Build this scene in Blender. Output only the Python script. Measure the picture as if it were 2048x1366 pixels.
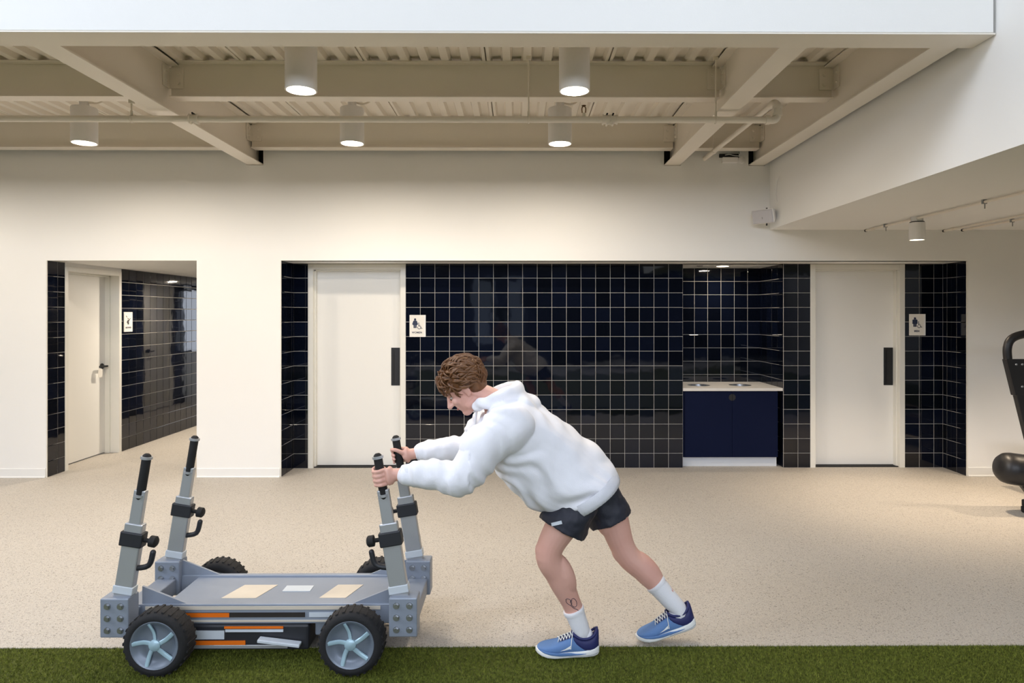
import bpy, bmesh, math, random
import numpy as np
from mathutils import Vector, Matrix, noise

random.seed(7)
rng = np.random.default_rng(7)
scene = bpy.context.scene
for o in list(bpy.data.objects):
    bpy.data.objects.remove(o, do_unlink=True)
COL = scene.collection

# ------------------------------------------------------------------ camera
CAM_H = 1.645
FPX = 1340.0
YAW = 0.006
cam_d = bpy.data.cameras.new('camera')
cam = bpy.data.objects.new('camera', cam_d)
COL.objects.link(cam)
cam.location = (0, 0, CAM_H)
cam.rotation_euler = (math.pi / 2, 0, -YAW)
cam_d.sensor_fit = 'HORIZONTAL'
cam_d.sensor_width = 36.0
cam_d.lens = FPX / 2048 * 36.0
cam_d.shift_x = (1024 - (1037 + FPX * math.tan(YAW))) / 2048
cam_d.shift_y = (629 - 683) / 2048
cam_d.clip_start = 0.05
cam_d.clip_end = 200
scene.camera = cam

# ------------------------------------------------------------------ world, light, exposure
def lin(r, g, b):
    f = lambda c: (c / 255 / 12.92) if c / 255 <= 0.04045 else ((c / 255 + 0.055) / 1.055) ** 2.4
    return (f(r), f(g), f(b), 1.0)

world = bpy.data.worlds.new('world')
scene.world = world
world.use_nodes = True
bg = world.node_tree.nodes['Background']
bg.inputs[0].default_value = (0.62, 0.76, 1.0, 1)
bg.inputs[1].default_value = 0.5

DAY = (0.83, 0.885, 0.99)
WARM = (1.0, 0.855, 0.675)
def area_light(name, loc, sx, sy, power, color, direction=(0, 0, -1)):
    l = bpy.data.lights.new(name, 'AREA')
    l.shape = 'RECTANGLE'; l.size = sx; l.size_y = sy
    l.energy = power; l.color = color
    o = bpy.data.objects.new(name, l); COL.objects.link(o)
    o.location = loc
    o.rotation_euler = Vector(direction).to_track_quat('-Z', 'Y').to_euler()
    return o
# daylight through the hall's roof lights (openings are built below at the same places)
area_light('roof_light_day', (-2.0, -0.9, 6.98), 9.0, 3.0, 90, DAY)
area_light('roof_light_day', (-2.0, -6.0, 6.98), 9.0, 2.0, 40, DAY)
# daylight through the row of high windows behind the photographer
area_light('high_window_day', (0.5, -8.85, 5.0), 14.0, 2.8, 830, DAY, (0, 1, -0.05))
area_light('side_fill_day', (-7.85, 1.2, 5.3), 2.2, 1.8, 330, DAY, (1, 0, -0.08))  # unseen side window, added to light the bulkhead and shape its shadow edge
area_light('passage_window_day', (-1.7, 13.5, 1.52), 4.3, 1.2, 40, DAY, (0, -1, 0))

scene.view_settings.view_transform = 'Standard'
scene.view_settings.look = 'None'
scene.view_settings.gamma = 1.0
scene.view_settings.use_curve_mapping = False
scene.view_settings.exposure = 0.2
scene.cycles.use_denoising = True
scene.cycles.use_adaptive_sampling = True
scene.cycles.adaptive_threshold = 0.1
scene.cycles.adaptive_min_samples = 16
scene.cycles.caustics_reflective = False
scene.cycles.caustics_refractive = False
scene.cycles.max_bounces = 7
scene.cycles.diffuse_bounces = 5
scene.cycles.glossy_bounces = 3
scene.cycles.sample_clamp_indirect = 8.0

# ------------------------------------------------------------------ helpers
ORG = {}
def V(*a): return Vector(a)

def tag(o, label=None, cat=None, group=None, kind=None):
    if label: o['label'] = label
    if cat: o['category'] = cat
    if group: o['group'] = group
    if kind: o['kind'] = kind
    return o

def empty(name, loc, label=None, cat=None, group=None, kind=None):
    o = bpy.data.objects.new(name, None)
    COL.objects.link(o)
    o.location = loc
    o.empty_display_size = 0.1
    ORG[o] = Vector(loc)
    return tag(o, label, cat, group, kind)

class MB:
    def __init__(self):
        self.v = []; self.f = []
    def add(self, vs, fs):
        b = len(self.v)
        self.v.extend([tuple(p) for p in vs])
        self.f.extend([tuple(i + b for i in q) for q in fs])
        return self
    def box(self, x0, x1, y0, y1, z0, z1):
        vs = [(x, y, z) for z in (z0, z1) for y in (y0, y1) for x in (x0, x1)]
        return self.add(vs, [(0, 2, 3, 1), (4, 5, 7, 6), (0, 1, 5, 4), (2, 6, 7, 3), (0, 4, 6, 2), (1, 3, 7, 5)])
    def obox(self, c, ax, ay, az, hx, hy, hz):
        c = Vector(c)
        vs = [c + ax * (sx * hx) + ay * (sy * hy) + az * (sz * hz) for sz in (-1, 1) for sy in (-1, 1) for sx in (-1, 1)]
        return self.add(vs, [(0, 2, 3, 1), (4, 5, 7, 6), (0, 1, 5, 4), (2, 6, 7, 3), (0, 4, 6, 2), (1, 3, 7, 5)])
    def prism(self, poly, axis, a0, a1):
        # poly: list of 2D points; axis 'x','y','z' = extrusion direction
        def mk(p, a):
            if axis == 'y': return (p[0], a, p[1])
            if axis == 'x': return (a, p[0], p[1])
            return (p[0], p[1], a)
        n = len(poly)
        vs = [mk(p, a0) for p in poly] + [mk(p, a1) for p in poly]
        fs = [tuple(range(n - 1, -1, -1)), tuple(range(n, 2 * n))]
        fs += [(i, (i + 1) % n, n + (i + 1) % n, n + i) for i in range(n)]
        return self.add(vs, fs)
    def frame(self, t, up=(0, 0, 1)):
        t = Vector(t).normalized(); u = Vector(up)
        if abs(t.dot(u)) > 0.98: u = Vector((1, 0, 0))
        a = (u - t * u.dot(t)).normalized()
        return t, a, t.cross(a)
    def cyl(self, p0, p1, r0, r1=None, n=16):
        r1 = r0 if r1 is None else r1
        p0 = Vector(p0); p1 = Vector(p1)
        t, a, b = self.frame(p1 - p0)
        vs = []
        for p, r in ((p0, r0), (p1, r1)):
            for i in range(n):
                th = 2 * math.pi * i / n
                vs.append(p + a * (r * math.cos(th)) + b * (r * math.sin(th)))
        fs = [(i, (i + 1) % n, n + (i + 1) % n, n + i) for i in range(n)]
        fs += [tuple(range(n - 1, -1, -1)), tuple(range(n, 2 * n))]
        return self.add(vs, fs)
    def lathe(self, prof, origin, axis=(0, 0, 1), n=24):
        # prof: [(r, h)] along axis
        o = Vector(origin)
        t, a, b = self.frame(axis)
        vs = []
        for r, h in prof:
            for i in range(n):
                th = 2 * math.pi * i / n
                vs.append(o + t * h + a * (r * math.cos(th)) + b * (r * math.sin(th)))
        fs = []
        for k in range(len(prof) - 1):
            for i in range(n):
                j = (i + 1) % n
                fs.append((k * n + i, k * n + j, (k + 1) * n + j, (k + 1) * n + i))
        fs.append(tuple(range(n - 1, -1, -1)))
        m = (len(prof) - 1) * n
        fs.append(tuple(range(m, m + n)))
        return self.add(vs, fs)
    def tube(self, pts, ra, rb=None, up=(0, 0, 1), n=12, round_ends=False, sub=1):
        pts = [Vector(p) for p in pts]
        m = len(pts)
        ra = [ra] * m if not hasattr(ra, '__len__') else list(ra)
        rb = ra if rb is None else ([rb] * m if not hasattr(rb, '__len__') else list(rb))
        if sub > 1:
            P = []; A = []; B = []
            for i in range(m - 1):
                p0 = pts[max(i - 1, 0)]; p1 = pts[i]; p2 = pts[i + 1]; p3 = pts[min(i + 2, m - 1)]
                for k in range(sub):
                    t = k / sub
                    P.append(0.5 * ((2 * p1) + (p2 - p0) * t + (2 * p0 - 5 * p1 + 4 * p2 - p3) * t * t + (3 * p1 - p0 - 3 * p2 + p3) * t ** 3))
                    s = t * t * (3 - 2 * t)
                    A.append(ra[i] * (1 - s) + ra[i + 1] * s)
                    B.append(rb[i] * (1 - s) + rb[i + 1] * s)
            P.append(pts[-1]); A.append(ra[-1]); B.append(rb[-1])
            pts, ra, rb = P, A, B
            m = len(pts)
        if round_ends:
            t0 = (pts[0] - pts[1]).normalized(); t1 = (pts[-1] - pts[-2]).normalized()
            h0 = min(ra[0], rb[0]); h1 = min(ra[-1], rb[-1])
            pre = []; post = []
            for s in (0.25, 0.6, 0.88):
                c = math.sqrt(1 - s * s)
                pre.append((pts[0] + t0 * (h0 * s), ra[0] * c, rb[0] * c))
                post.append((pts[-1] + t1 * (h1 * s), ra[-1] * c, rb[-1] * c))
            pre.reverse()
            pts = [q[0] for q in pre] + pts + [q[0] for q in post]
            ra = [q[1] for q in pre] + ra + [q[1] for q in post]
            rb = [q[2] for q in pre] + rb + [q[2] for q in post]
            m = len(pts)
        vs = []
        last = None
        for k in range(m):
            t = (pts[min(k + 1, m - 1)] - pts[max(k - 1, 0)]).normalized()
            if last is None:
                t, a, b = self.frame(t, up)
            else:
                a = (last - t * last.dot(t)).normalized(); b = t.cross(a)
            last = a
            for i in range(n):
                th = 2 * math.pi * i / n
                vs.append(pts[k] + a * (ra[k] * math.cos(th)) + b * (rb[k] * math.sin(th)))
        fs = []
        for k in range(m - 1):
            for i in range(n):
                j = (i + 1) % n
                fs.append((k * n + i, k * n + j, (k + 1) * n + j, (k + 1) * n + i))
        fs.append(tuple(range(n - 1, -1, -1)))
        fs.append(tuple(range((m - 1) * n, m * n)))
        return self.add(vs, fs)
    def ellipsoid(self, c, ax, ay, az, rx, ry, rz, n=16, m=10):
        c = Vector(c)
        vs = [c + az * rz]
        for k in range(1, m):
            ph = math.pi * k / m
            for i in range(n):
                th = 2 * math.pi * i / n
                vs.append(c + ax * (rx * math.sin(ph) * math.cos(th)) + ay * (ry * math.sin(ph) * math.sin(th)) + az * (rz * math.cos(ph)))
        vs.append(c - az * rz)
        fs = [(0, 1 + i, 1 + (i + 1) % n) for i in range(n)]
        for k in range(m - 2):
            for i in range(n):
                j = (i + 1) % n
                fs.append((1 + k * n + i, 1 + (k + 1) * n + i, 1 + (k + 1) * n + j, 1 + k * n + j))
        e = len(vs) - 1; b = 1 + (m - 2) * n
        fs += [(b + i, e, b + (i + 1) % n) for i in range(n)]
        return self.add(vs, fs)
    def grid_wall(self, plane, us, ws, holes, d0, d1):
        # solid slab between d0 and d1, with rectangular holes; plane 'y' (u=x,w=z), 'x' (u=y,w=z), 'z' (u=x,w=y)
        u = sorted(set(list(us) + [h[k] for h in holes for k in (0, 1)]))
        w = sorted(set(list(ws) + [h[k] for h in holes for k in (2, 3)]))
        u = [a for a in u if us[0] <= a <= us[-1]]; w = [a for a in w if ws[0] <= a <= ws[-1]]
        def mk(a, b, d):
            if plane == 'y': return (a, d, b)
            if plane == 'x': return (d, a, b)
            return (a, b, d)
        nu, nw = len(u) - 1, len(w) - 1
        solid = [[True] * nw for _ in range(nu)]
        for i in range(nu):
            for j in range(nw):
                cu = (u[i] + u[i + 1]) / 2; cw = (w[j] + w[j + 1]) / 2
                for h in holes:
                    if h[0] < cu < h[1] and h[2] < cw < h[3]: solid[i][j] = False
        S = lambda i, j: 0 <= i < nu and 0 <= j < nw and solid[i][j]
        for i in range(nu):
            for j in range(nw):
                if not solid[i][j]: continue
                a0, a1, b0, b1 = u[i], u[i + 1], w[j], w[j + 1]
                for d in (d0, d1):
                    self.add([mk(a0, b0, d), mk(a1, b0, d), mk(a1, b1, d), mk(a0, b1, d)], [(0, 1, 2, 3)])
                if not S(i - 1, j): self.add([mk(a0, b0, d0), mk(a0, b1, d0), mk(a0, b1, d1), mk(a0, b0, d1)], [(0, 1, 2, 3)])
                if not S(i + 1, j): self.add([mk(a1, b0, d0), mk(a1, b1, d0), mk(a1, b1, d1), mk(a1, b0, d1)], [(0, 1, 2, 3)])
                if not S(i, j - 1): self.add([mk(a0, b0, d0), mk(a1, b0, d0), mk(a1, b0, d1), mk(a0, b0, d1)], [(0, 1, 2, 3)])
                if not S(i, j + 1): self.add([mk(a0, b1, d0), mk(a1, b1, d0), mk(a1, b1, d1), mk(a0, b1, d1)], [(0, 1, 2, 3)])
        return self
    def mesh(self, name, off=(0, 0, 0), smooth=False, angle=40, weld=False, fixn=True):
        me = bpy.data.meshes.new(name)
        ox, oy, oz = off
        me.from_pydata([(p[0] - ox, p[1] - oy, p[2] - oz) for p in self.v], [], self.f)
        if fixn or weld:
            bm = bmesh.new(); bm.from_mesh(me)
            if weld: bmesh.ops.remove_doubles(bm, verts=bm.verts, dist=1e-5)
            if fixn: bmesh.ops.recalc_face_normals(bm, faces=bm.faces)
            bm.to_mesh(me); bm.free()
        if smooth:
            me.shade_smooth()
            me.set_sharp_from_angle(angle=math.radians(angle))
        me.update()
        return me
    def build(self, name, material, parent=None, smooth=False, bevel=0, origin=(0, 0, 0), angle=40, weld=False, seg=2):
        org = ORG[parent] if parent is not None else Vector(origin)
        me = self.mesh(name, org, smooth, angle, weld)
        o = bpy.data.objects.new(name, me)
        COL.objects.link(o)
        if parent is not None:
            o.parent = parent
        else:
            o.location = org
        ORG[o] = org.copy()
        me.materials.append(material)
        if bevel:
            m = o.modifiers.new('bevel', 'BEVEL'); m.width = bevel; m.segments = seg; m.limit_method = 'ANGLE'; m.angle_limit = math.radians(35)
        return o

def place(name, me, loc, parent, rot=None):
    o = bpy.data.objects.new(name, me)
    COL.objects.link(o)
    o.parent = parent
    o.location = Vector(loc) - ORG[parent]
    if rot is not None: o.rotation_euler = rot
    ORG[o] = ORG[parent].copy()
    return o

def fuse(mb, voxel, smooth_iter=6, factor=0.5):
    """one continuous surface out of overlapping closed shapes"""
    me = mb.mesh('fuse_source')
    o = bpy.data.objects.new('fuse_source', me); COL.objects.link(o)
    r = o.modifiers.new('r', 'REMESH'); r.mode = 'VOXEL'; r.voxel_size = voxel; r.adaptivity = 0
    if smooth_iter:
        s = o.modifiers.new('s', 'SMOOTH'); s.factor = factor; s.iterations = smooth_iter
    dg = bpy.context.evaluated_depsgraph_get()
    ev = o.evaluated_get(dg)
    new = bpy.data.meshes.new_from_object(ev, preserve_all_data_layers=False, depsgraph=dg)
    bpy.data.objects.remove(o, do_unlink=True)
    bpy.data.meshes.remove(me)
    new.materials.clear()
    return new

def mesh_obj(name, me, material, parent=None, origin=(0, 0, 0), smooth=True):
    org = ORG[parent] if parent is not None else Vector(origin)
    n = len(me.vertices)
    co = np.empty(n * 3); me.vertices.foreach_get('co', co)
    co = (co.reshape(-1, 3) - np.array(org)).ravel()
    me.vertices.foreach_set('co', co)
    me.name = name
    o = bpy.data.objects.new(name, me); COL.objects.link(o)
    if parent is not None: o.parent = parent
    else: o.location = org
    ORG[o] = org.copy()
    me.materials.append(material)
    if smooth: me.shade_smooth()
    me.update()
    return o

# ------------------------------------------------------------------ materials
def nodes_of(m):
    m.use_nodes = True
    nt = m.node_tree
    return nt, nt.nodes, nt.links, nt.nodes['Principled BSDF']

def mat(name, col, rough=0.5, metal=0.0, spec=0.5, var=None, bump=None, coat=0.0, col2=None, sheen=0.0, coords='Object'):
    m = bpy.data.materials.new(name)
    nt, N, L, B = nodes_of(m)
    B.inputs['Base Color'].default_value = col
    B.inputs['Roughness'].default_value = rough
    B.inputs['Metallic'].default_value = metal
    B.inputs['Specular IOR Level'].default_value = spec
    B.inputs['Coat Weight'].default_value = coat
    B.inputs['Coat Roughness'].default_value = 0.05
    if sheen: B.inputs['Sheen Weight'].default_value = sheen
    tc = N.new('ShaderNodeTexCoord')
    if var:
        sc, amt = var
        nz = N.new('ShaderNodeTexNoise'); nz.inputs['Scale'].default_value = sc; nz.inputs['Detail'].default_value = 4
        L.new(tc.outputs[coords], nz.inputs['Vector'])
        mx = N.new('ShaderNodeMix'); mx.data_type = 'RGBA'
        mx.inputs['A'].default_value = col
        c2 = col2 if col2 else (col[0] * (1 - amt), col[1] * (1 - amt), col[2] * (1 - amt), 1)
        mx.inputs['B'].default_value = c2
        L.new(nz.outputs['Fac'], mx.inputs['Factor'])
        L.new(mx.outputs['Result'], B.inputs['Base Color'])
    if bump:
        sc, st = bump
        nb = N.new('ShaderNodeTexNoise'); nb.inputs['Scale'].default_value = sc; nb.inputs['Detail'].default_value = 3
        L.new(tc.outputs[coords], nb.inputs['Vector'])
        bp = N.new('ShaderNodeBump'); bp.inputs['Strength'].default_value = st; bp.inputs['Distance'].default_value = 0.01
        L.new(nb.outputs['Fac'], bp.inputs['Height'])
        L.new(bp.outputs['Normal'], B.inputs['Normal'])
    return m

def emit(name, col, strength):
    m = bpy.data.materials.new(name)
    nt, N, L, B = nodes_of(m)
    B.inputs['Base Color'].default_value = (0.8, 0.8, 0.8, 1)
    B.inputs['Emission Color'].default_value = col
    B.inputs['Emission Strength'].default_value = strength
    return m

M = {}
M['wall'] = mat('wall_paint', lin(243, 242, 239), 0.75, var=(1.3, 0.03), bump=(160, 0.04), spec=0.25)
M['steel_paint'] = mat('steel_paint', lin(242, 234, 222), 0.55, var=(2.5, 0.05), bump=(60, 0.03), spec=0.35)
M['trim'] = mat('trim_white', lin(238, 238, 236), 0.45, var=(3, 0.03))
M['door'] = mat('door_paint', lin(238, 237, 233), 0.5, var=(2, 0.02), bump=(220, 0.015), spec=0.35)
M['frame'] = mat('frame_paint', lin(234, 232, 224), 0.42, var=(3, 0.03))
M['grout'] = mat('grout', lin(205, 200, 192), 0.85, var=(60, 0.15))
M['black'] = mat('black_metal', lin(26, 26, 29), 0.45, var=(8, 0.2))
M['black_rubber'] = mat('black_rubber', lin(22, 22, 24), 0.75, var=(20, 0.25), bump=(90, 0.15))
M['white_metal'] = mat('white_metal', lin(240, 238, 236), 0.4, var=(6, 0.04))
M['grey_metal'] = mat('grey_metal', lin(150, 152, 154), 0.4, 0.3, var=(10, 0.1))
M['steel'] = mat('brushed_steel', lin(176, 180, 186), 0.35, 0.9, var=(25, 0.12))
M['lamp'] = emit('lamp_diffuser', (1.0, 0.86, 0.66, 1), 14.0)
M['cabinet'] = mat('cabinet_navy', lin(9, 19, 50), 0.6, var=(3, 0.12), bump=(120, 0.02), spec=0.12)
M['counter'] = mat('counter_white', lin(232, 228, 222), 0.35, var=(14, 0.06))
M['kick'] = mat('kick_white', lin(222, 226, 232), 0.45, var=(6, 0.04))
M['sign'] = mat('sign_face', lin(238, 234, 226), 0.5, var=(30, 0.03))
M['sign_ink'] = mat('sign_ink', lin(34, 44, 74), 0.5, var=(30, 0.1))
M['void_shade_paint'] = mat('void_shade_paint', lin(30, 28, 26), 0.9, var=(4, 0.2))  # dark base colour stands in for unlit space

def tile_mat():
    m = bpy.data.materials.new('navy_glazed_tile')
    nt, N, L, B = nodes_of(m)
    oi = N.new('ShaderNodeObjectInfo')
    cr = N.new('ShaderNodeValToRGB')
    cr.color_ramp.elements[0].color = lin(5, 8, 17); cr.color_ramp.elements[1].color = lin(11, 17, 33)
    L.new(oi.outputs['Random'], cr.inputs['Fac'])
    L.new(cr.outputs['Color'], B.inputs['Base Color'])
    B.inputs['Roughness'].default_value = 0.04
    B.inputs['Specular IOR Level'].default_value = 0.5
    tc = N.new('ShaderNodeTexCoord')
    nz = N.new('ShaderNodeTexNoise'); nz.inputs['Scale'].default_value = 5.0; nz.inputs['Detail'].default_value = 1.5
    add = N.new('ShaderNodeVectorMath'); add.operation = 'ADD'
    L.new(tc.outputs['Object'], add.inputs[0])
    sc = N.new('ShaderNodeVectorMath'); sc.operation = 'SCALE'; sc.inputs['Scale'].default_value = 7.0
    L.new(oi.outputs['Location'], sc.inputs[0]); L.new(sc.outputs[0], add.inputs[1])
    L.new(add.outputs[0], nz.inputs['Vector'])
    bp = N.new('ShaderNodeBump'); bp.inputs['Strength'].default_value = 0.10; bp.inputs['Distance'].default_value = 0.01
    L.new(nz.outputs['Fac'], bp.inputs['Height']); L.new(bp.outputs['Normal'], B.inputs['Normal'])
    return m
M['tile'] = tile_mat()

def floor_mat():
    m = bpy.data.materials.new('speckled_rubber_floor')
    nt, N, L, B = nodes_of(m)
    tc = N.new('ShaderNodeTexCoord')
    big = N.new('ShaderNodeTexNoise'); big.inputs['Scale'].default_value = 0.9; big.inputs['Detail'].default_value = 5
    L.new(tc.outputs['Object'], big.inputs['Vector'])
    base = N.new('ShaderNodeMix'); base.data_type = 'RGBA'
    base.inputs['A'].default_value = lin(193, 188, 181); base.inputs['B'].default_value = lin(181, 175, 167)
    L.new(big.outputs['Fac'], base.inputs['Factor'])
    cur = base.outputs['Result']
    for scale, lo, hi, c, amt in ((300, 0.0, 0.20, lin(130, 118, 102), 0.42), (380, 0.0, 0.20, lin(226, 214, 196), 0.45), (170, 0.0, 0.06, lin(84, 76, 68), 0.5)):
        vo = N.new('ShaderNodeTexVoronoi'); vo.inputs['Scale'].default_value = scale
        L.new(tc.outputs['Object'], vo.inputs['Vector'])
        wn = N.new('ShaderNodeSeparateColor'); L.new(vo.outputs['Color'], wn.inputs[0])
        lt = N.new('ShaderNodeMath'); lt.operation = 'LESS_THAN'; lt.inputs[1].default_value = hi
        L.new(wn.outputs[0], lt.inputs[0])
        am = N.new('ShaderNodeMath'); am.operation = 'MULTIPLY'; am.inputs[1].default_value = amt
        L.new(lt.outputs[0], am.inputs[0])
        mx = N.new('ShaderNodeMix'); mx.data_type = 'RGBA'
        L.new(am.outputs[0], mx.inputs['Factor']); L.new(cur, mx.inputs['A']); mx.inputs['B'].default_value = c
        cur = mx.outputs['Result']
    L.new(cur, B.inputs['Base Color'])
    B.inputs['Roughness'].default_value = 0.62
    B.inputs['Specular IOR Level'].default_value = 0.35
    nb = N.new('ShaderNodeTexNoise'); nb.inputs['Scale'].default_value = 300
    L.new(tc.outputs['Object'], nb.inputs['Vector'])
    bp = N.new('ShaderNodeBump'); bp.inputs['Strength'].default_value = 0.12; bp.inputs['Distance'].default_value = 0.003
    L.new(nb.outputs['Fac'], bp.inputs['Height']); L.new(bp.outputs['Normal'], B.inputs['Normal'])
    return m
M['floor'] = floor_mat()
# ================================================================== THE SETTING
YM, YA, YN = 6.79, 7.18, 7.88        # main wall, alcove back wall, niche back wall
ZO = 2.19                            # top of openings
XL, XR, YB, YF = -8.0, 9.0, -9.0, 13.6
Z_DECK = 3.559                       # underside of the steel deck ribs
Z_SOF = 2.506                        # low ceiling on the right
X_BULK = 2.55
Y_TURF = 3.32
P_L, P_R = -4.762, -3.252            # passage walls
A_L, A_R = -2.404, 4.564             # alcove opening

S = lambda o, label, cat: tag(o, label, cat, kind='structure')

S(MB().box(XL, XR, Y_TURF, YF, -0.08, 0).build('floor', M['floor']), 'beige speckled rubber gym floor', 'floor')

# ---- main wall with the two openings and pockets where the beams bear
BEAMS = [(-2.665, 'left'), (1.561, 'middle'), (2.42, 'right')]
pockets = [(bx - 0.085, bx + 0.085, 3.155, 3.60) for bx, _ in BEAMS]
w = MB().grid_wall('y', (XL, XR), (0.0, 4.2), [(P_L, P_R, -1, ZO), (A_L, A_R, -1, ZO)] + pockets, YM, YM + 0.10)
S(w.build('wall_back', M['wall'], weld=True), 'cream white painted wall above and between the tiled openings', 'wall')
for bx, nm in BEAMS:
    pass
S(MB().box(-7, 4, YM + 0.11, YM + 0.5, 2.9, 4.2).build('wall_void_block', M['void_shade_paint']), 'dark block painted as an unlit cavity behind the beam ends', 'wall')  # solid block, its dark colour stands in for shade in the pockets

# ---- glazed tiles -------------------------------------------------------------
TP = 0.1565; JT = 0.0045
_tile = {}
def tile_mesh(wd, ht):
    k = (round(wd, 3), round(ht, 3))
    if k not in _tile:
        a, b = wd / 2, ht / 2; c = 0.0022; d = 0.0035
        vs = [(-a, 0, -b), (a, 0, -b), (a, 0, b), (-a, 0, b),
              (-a, -d + 0.0014, -b), (a, -d + 0.0014, -b), (a, -d + 0.0014, b), (-a, -d + 0.0014, b),
              (-a + c, -d, -b + c), (a - c, -d, -b + c), (a - c, -d, b - c), (-a + c, -d, b - c)]
        fs = [(0, 1, 5, 4), (1, 2, 6, 5), (2, 3, 7, 6), (3, 0, 4, 7), (4, 5, 9, 8), (5, 6, 10, 9), (6, 7, 11, 10), (7, 4, 8, 11), (8, 9, 10, 11)]
        me = bpy.data.meshes.new('tile'); me.from_pydata(vs, [], fs); me.materials.append(M['tile']); me.update()
        _tile[k] = me
    return _tile[k]

def lay_tiles(parent, face, fixed, u0, u1, ustart, z0=0.0, z1=ZO, zstart=0.0, tag_name='tile'):
    """face '-y': tiles face -y on plane y=fixed, u=x.  '+x': plane x=fixed facing +x, u=y.  '-x': facing -x."""
    def cuts(a, b, s):
        k0 = math.floor((a - s) / TP)
        out = [a]; x = s + k0 * TP
        while x < b - 1e-6:
            if x > a + 0.012 and x < b - 0.012: out.append(x)
            x += TP
        out.append(b); return out
    us = cuts(u0, u1, ustart); zs = cuts(z0, z1, zstart)
    for i in range(len(us) - 1):
        for j in range(len(zs) - 1):
            wd = us[i + 1] - us[i] - JT; ht = zs[j + 1] - zs[j] - JT
            if wd < 0.008 or ht < 0.008: continue
            uc = (us[i] + us[i + 1]) / 2; zc = (zs[j] + zs[j + 1]) / 2
            jit = math.radians(0.22)
            rx, rz = random.uniform(-jit, jit), random.uniform(-jit, jit)
            if face == '-y': loc, rot = (uc, fixed, zc), (rx, 0, rz)
            elif face == '+x': loc, rot = (fixed, uc, zc), (rx, 0, math.pi / 2 + rz)
            else: loc, rot = (fixed, uc, zc), (rx, 0, -math.pi / 2 + rz)
            place('tile', tile_mesh(wd, ht), loc, parent, rot)

D1 = (-2.251, -1.208)     # door frame outer edges on the alcove wall
D2 = (3.135, 4.153)
NI = (1.763, 2.845)
DT = 2.182                # frame head
wa = MB().grid_wall('y', (A_L - 0.05, A_R + 0.05), (0.0, 2.6), [(D1[0] + 0.03, D1[1] - 0.03, -1, DT - 0.03), (D2[0] + 0.03, D2[1] - 0.03, -1, DT - 0.03), (NI[0], NI[1], -1, ZO)], YA, YA + 0.12)
wa = S(wa.build('wall_alcove', M['grout'], weld=True), 'navy tiled wall at the back of the wide alcove', 'wall')
lay_tiles(wa, '-y', YA, D1[1], NI[0], D1[1])
lay_tiles(wa, '-y', YA, A_L, D1[0], D1[0] - TP)
lay_tiles(wa, '-y', YA, NI[1], D2[0], NI[1])
lay_tiles(wa, '-y', YA, D2[1], A_R, D2[1])
wl = S(MB().box(A_L - 0.06, A_L, YM + 0.012, YA, 0, ZO).build('wall_alcove_left', M['grout']), 'narrow tiled side wall at the left end of the alcove', 'wall')
lay_tiles(wl, '+x', A_L, YM + 0.004, YA - 0.004, YM + 0.004)
wr = S(MB().box(A_R, A_R + 0.06, YM + 0.012, YA, 0, ZO).build('wall_alcove_right', M['grout']), 'narrow tiled side wall at the right end of the alcove', 'wall')
lay_tiles(wr, '-x', A_R, YM + 0.004, YA - 0.004, YM + 0.004)
S(MB().box(A_L - 0.1, A_R + 0.1, YM + 0.005, YA + 0.02, ZO, ZO + 0.05).build('ceiling_alcove', M['wall']), 'low white soffit over the tiled alcove', 'ceiling')

# niche
wn = S(MB().box(NI[0] - 0.05, NI[1] + 0.05, YN, YN + 0.06, 0, 2.4).build('wall_niche', M['grout']), 'tiled back wall of the cabinet niche', 'wall')
lay_tiles(wn, '-y', YN, NI[0], NI[1], NI[0] - 0.004, z0=0.78, z1=ZO, zstart=0.0)
wnr = S(MB().box(NI[1], NI[1] + 0.06, YA + 0.012, YN, 0, 2.4).build('wall_niche_right', M['grout']), 'tiled right side wall of the cabinet niche', 'wall')
lay_tiles(wnr, '-x', NI[1], YA + 0.004, YN, YA + 0.004, z0=0.0, z1=ZO)
wnl = S(MB().box(NI[0] - 0.06, NI[0], YA + 0.012, YN, 0, 2.4).build('wall_niche_left', M['grout']), 'tiled left side wall of the cabinet niche', 'wall')
lay_tiles(wnl, '+x', NI[0], YA + 0.004, YN, YA + 0.004, z0=0.78, z1=ZO)
S(MB().box(NI[0] - 0.06, NI[1] + 0.06, YA + 0.02, YN + 0.06, ZO, ZO + 0.05).build('ceiling_niche', M['wall']), 'white ceiling of the cabinet niche', 'ceiling')

# passage on the left
PD0, PD1 = 7.06, 8.06
wp = MB().grid_wall('x', (YM + 0.10, YF), (0.0, 2.6), [(PD0 + 0.03, PD1 - 0.03, -1, 2.14)], P_L - 0.12, P_L)
wp.grid_wall('x', (YM + 0.004, YM + 0.10), (0.0, ZO), [], P_L - 0.012, P_L)
wp = S(wp.build('wall_passage_left', M['grout'], weld=True), 'dark tiled wall running back along the left passage', 'wall')
lay_tiles(wp, '+x', P_L, YM + 0.004, PD0, YM + 0.004)
lay_tiles(wp, '+x', P_L, PD1, 11.0, PD1)
QD0, QD1 = 11.25, 12.15
wq0 = S(MB().grid_wall('x', (YM + 0.10, 10.0), (0.0, 2.6), [], P_R, P_R + 0.12).build('wall_passage_right_front', M['grout'], weld=True), 'tiled wall on the near right of the passage', 'wall')
lay_tiles(wq0, '-x', P_R, YM + 0.10, 10.0, 10.0)
wq = MB().grid_wall('x', (10.0, 12.6), (0.0, 2.6), [(QD0 + 0.03, QD1 - 0.03, -1, 2.14)], P_R, P_R + 0.12)
wq = S(wq.build('wall_passage_right', M['grout'], weld=True), 'tiled wall on the right of the passage', 'wall')
S(MB().box(P_L - 0.2, P_R + 0.2, YM + 0.005, YF, ZO + 0.004, ZO + 0.06).build('ceiling_passage', M['wall']), 'white ceiling of the left passage', 'ceiling')
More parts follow.
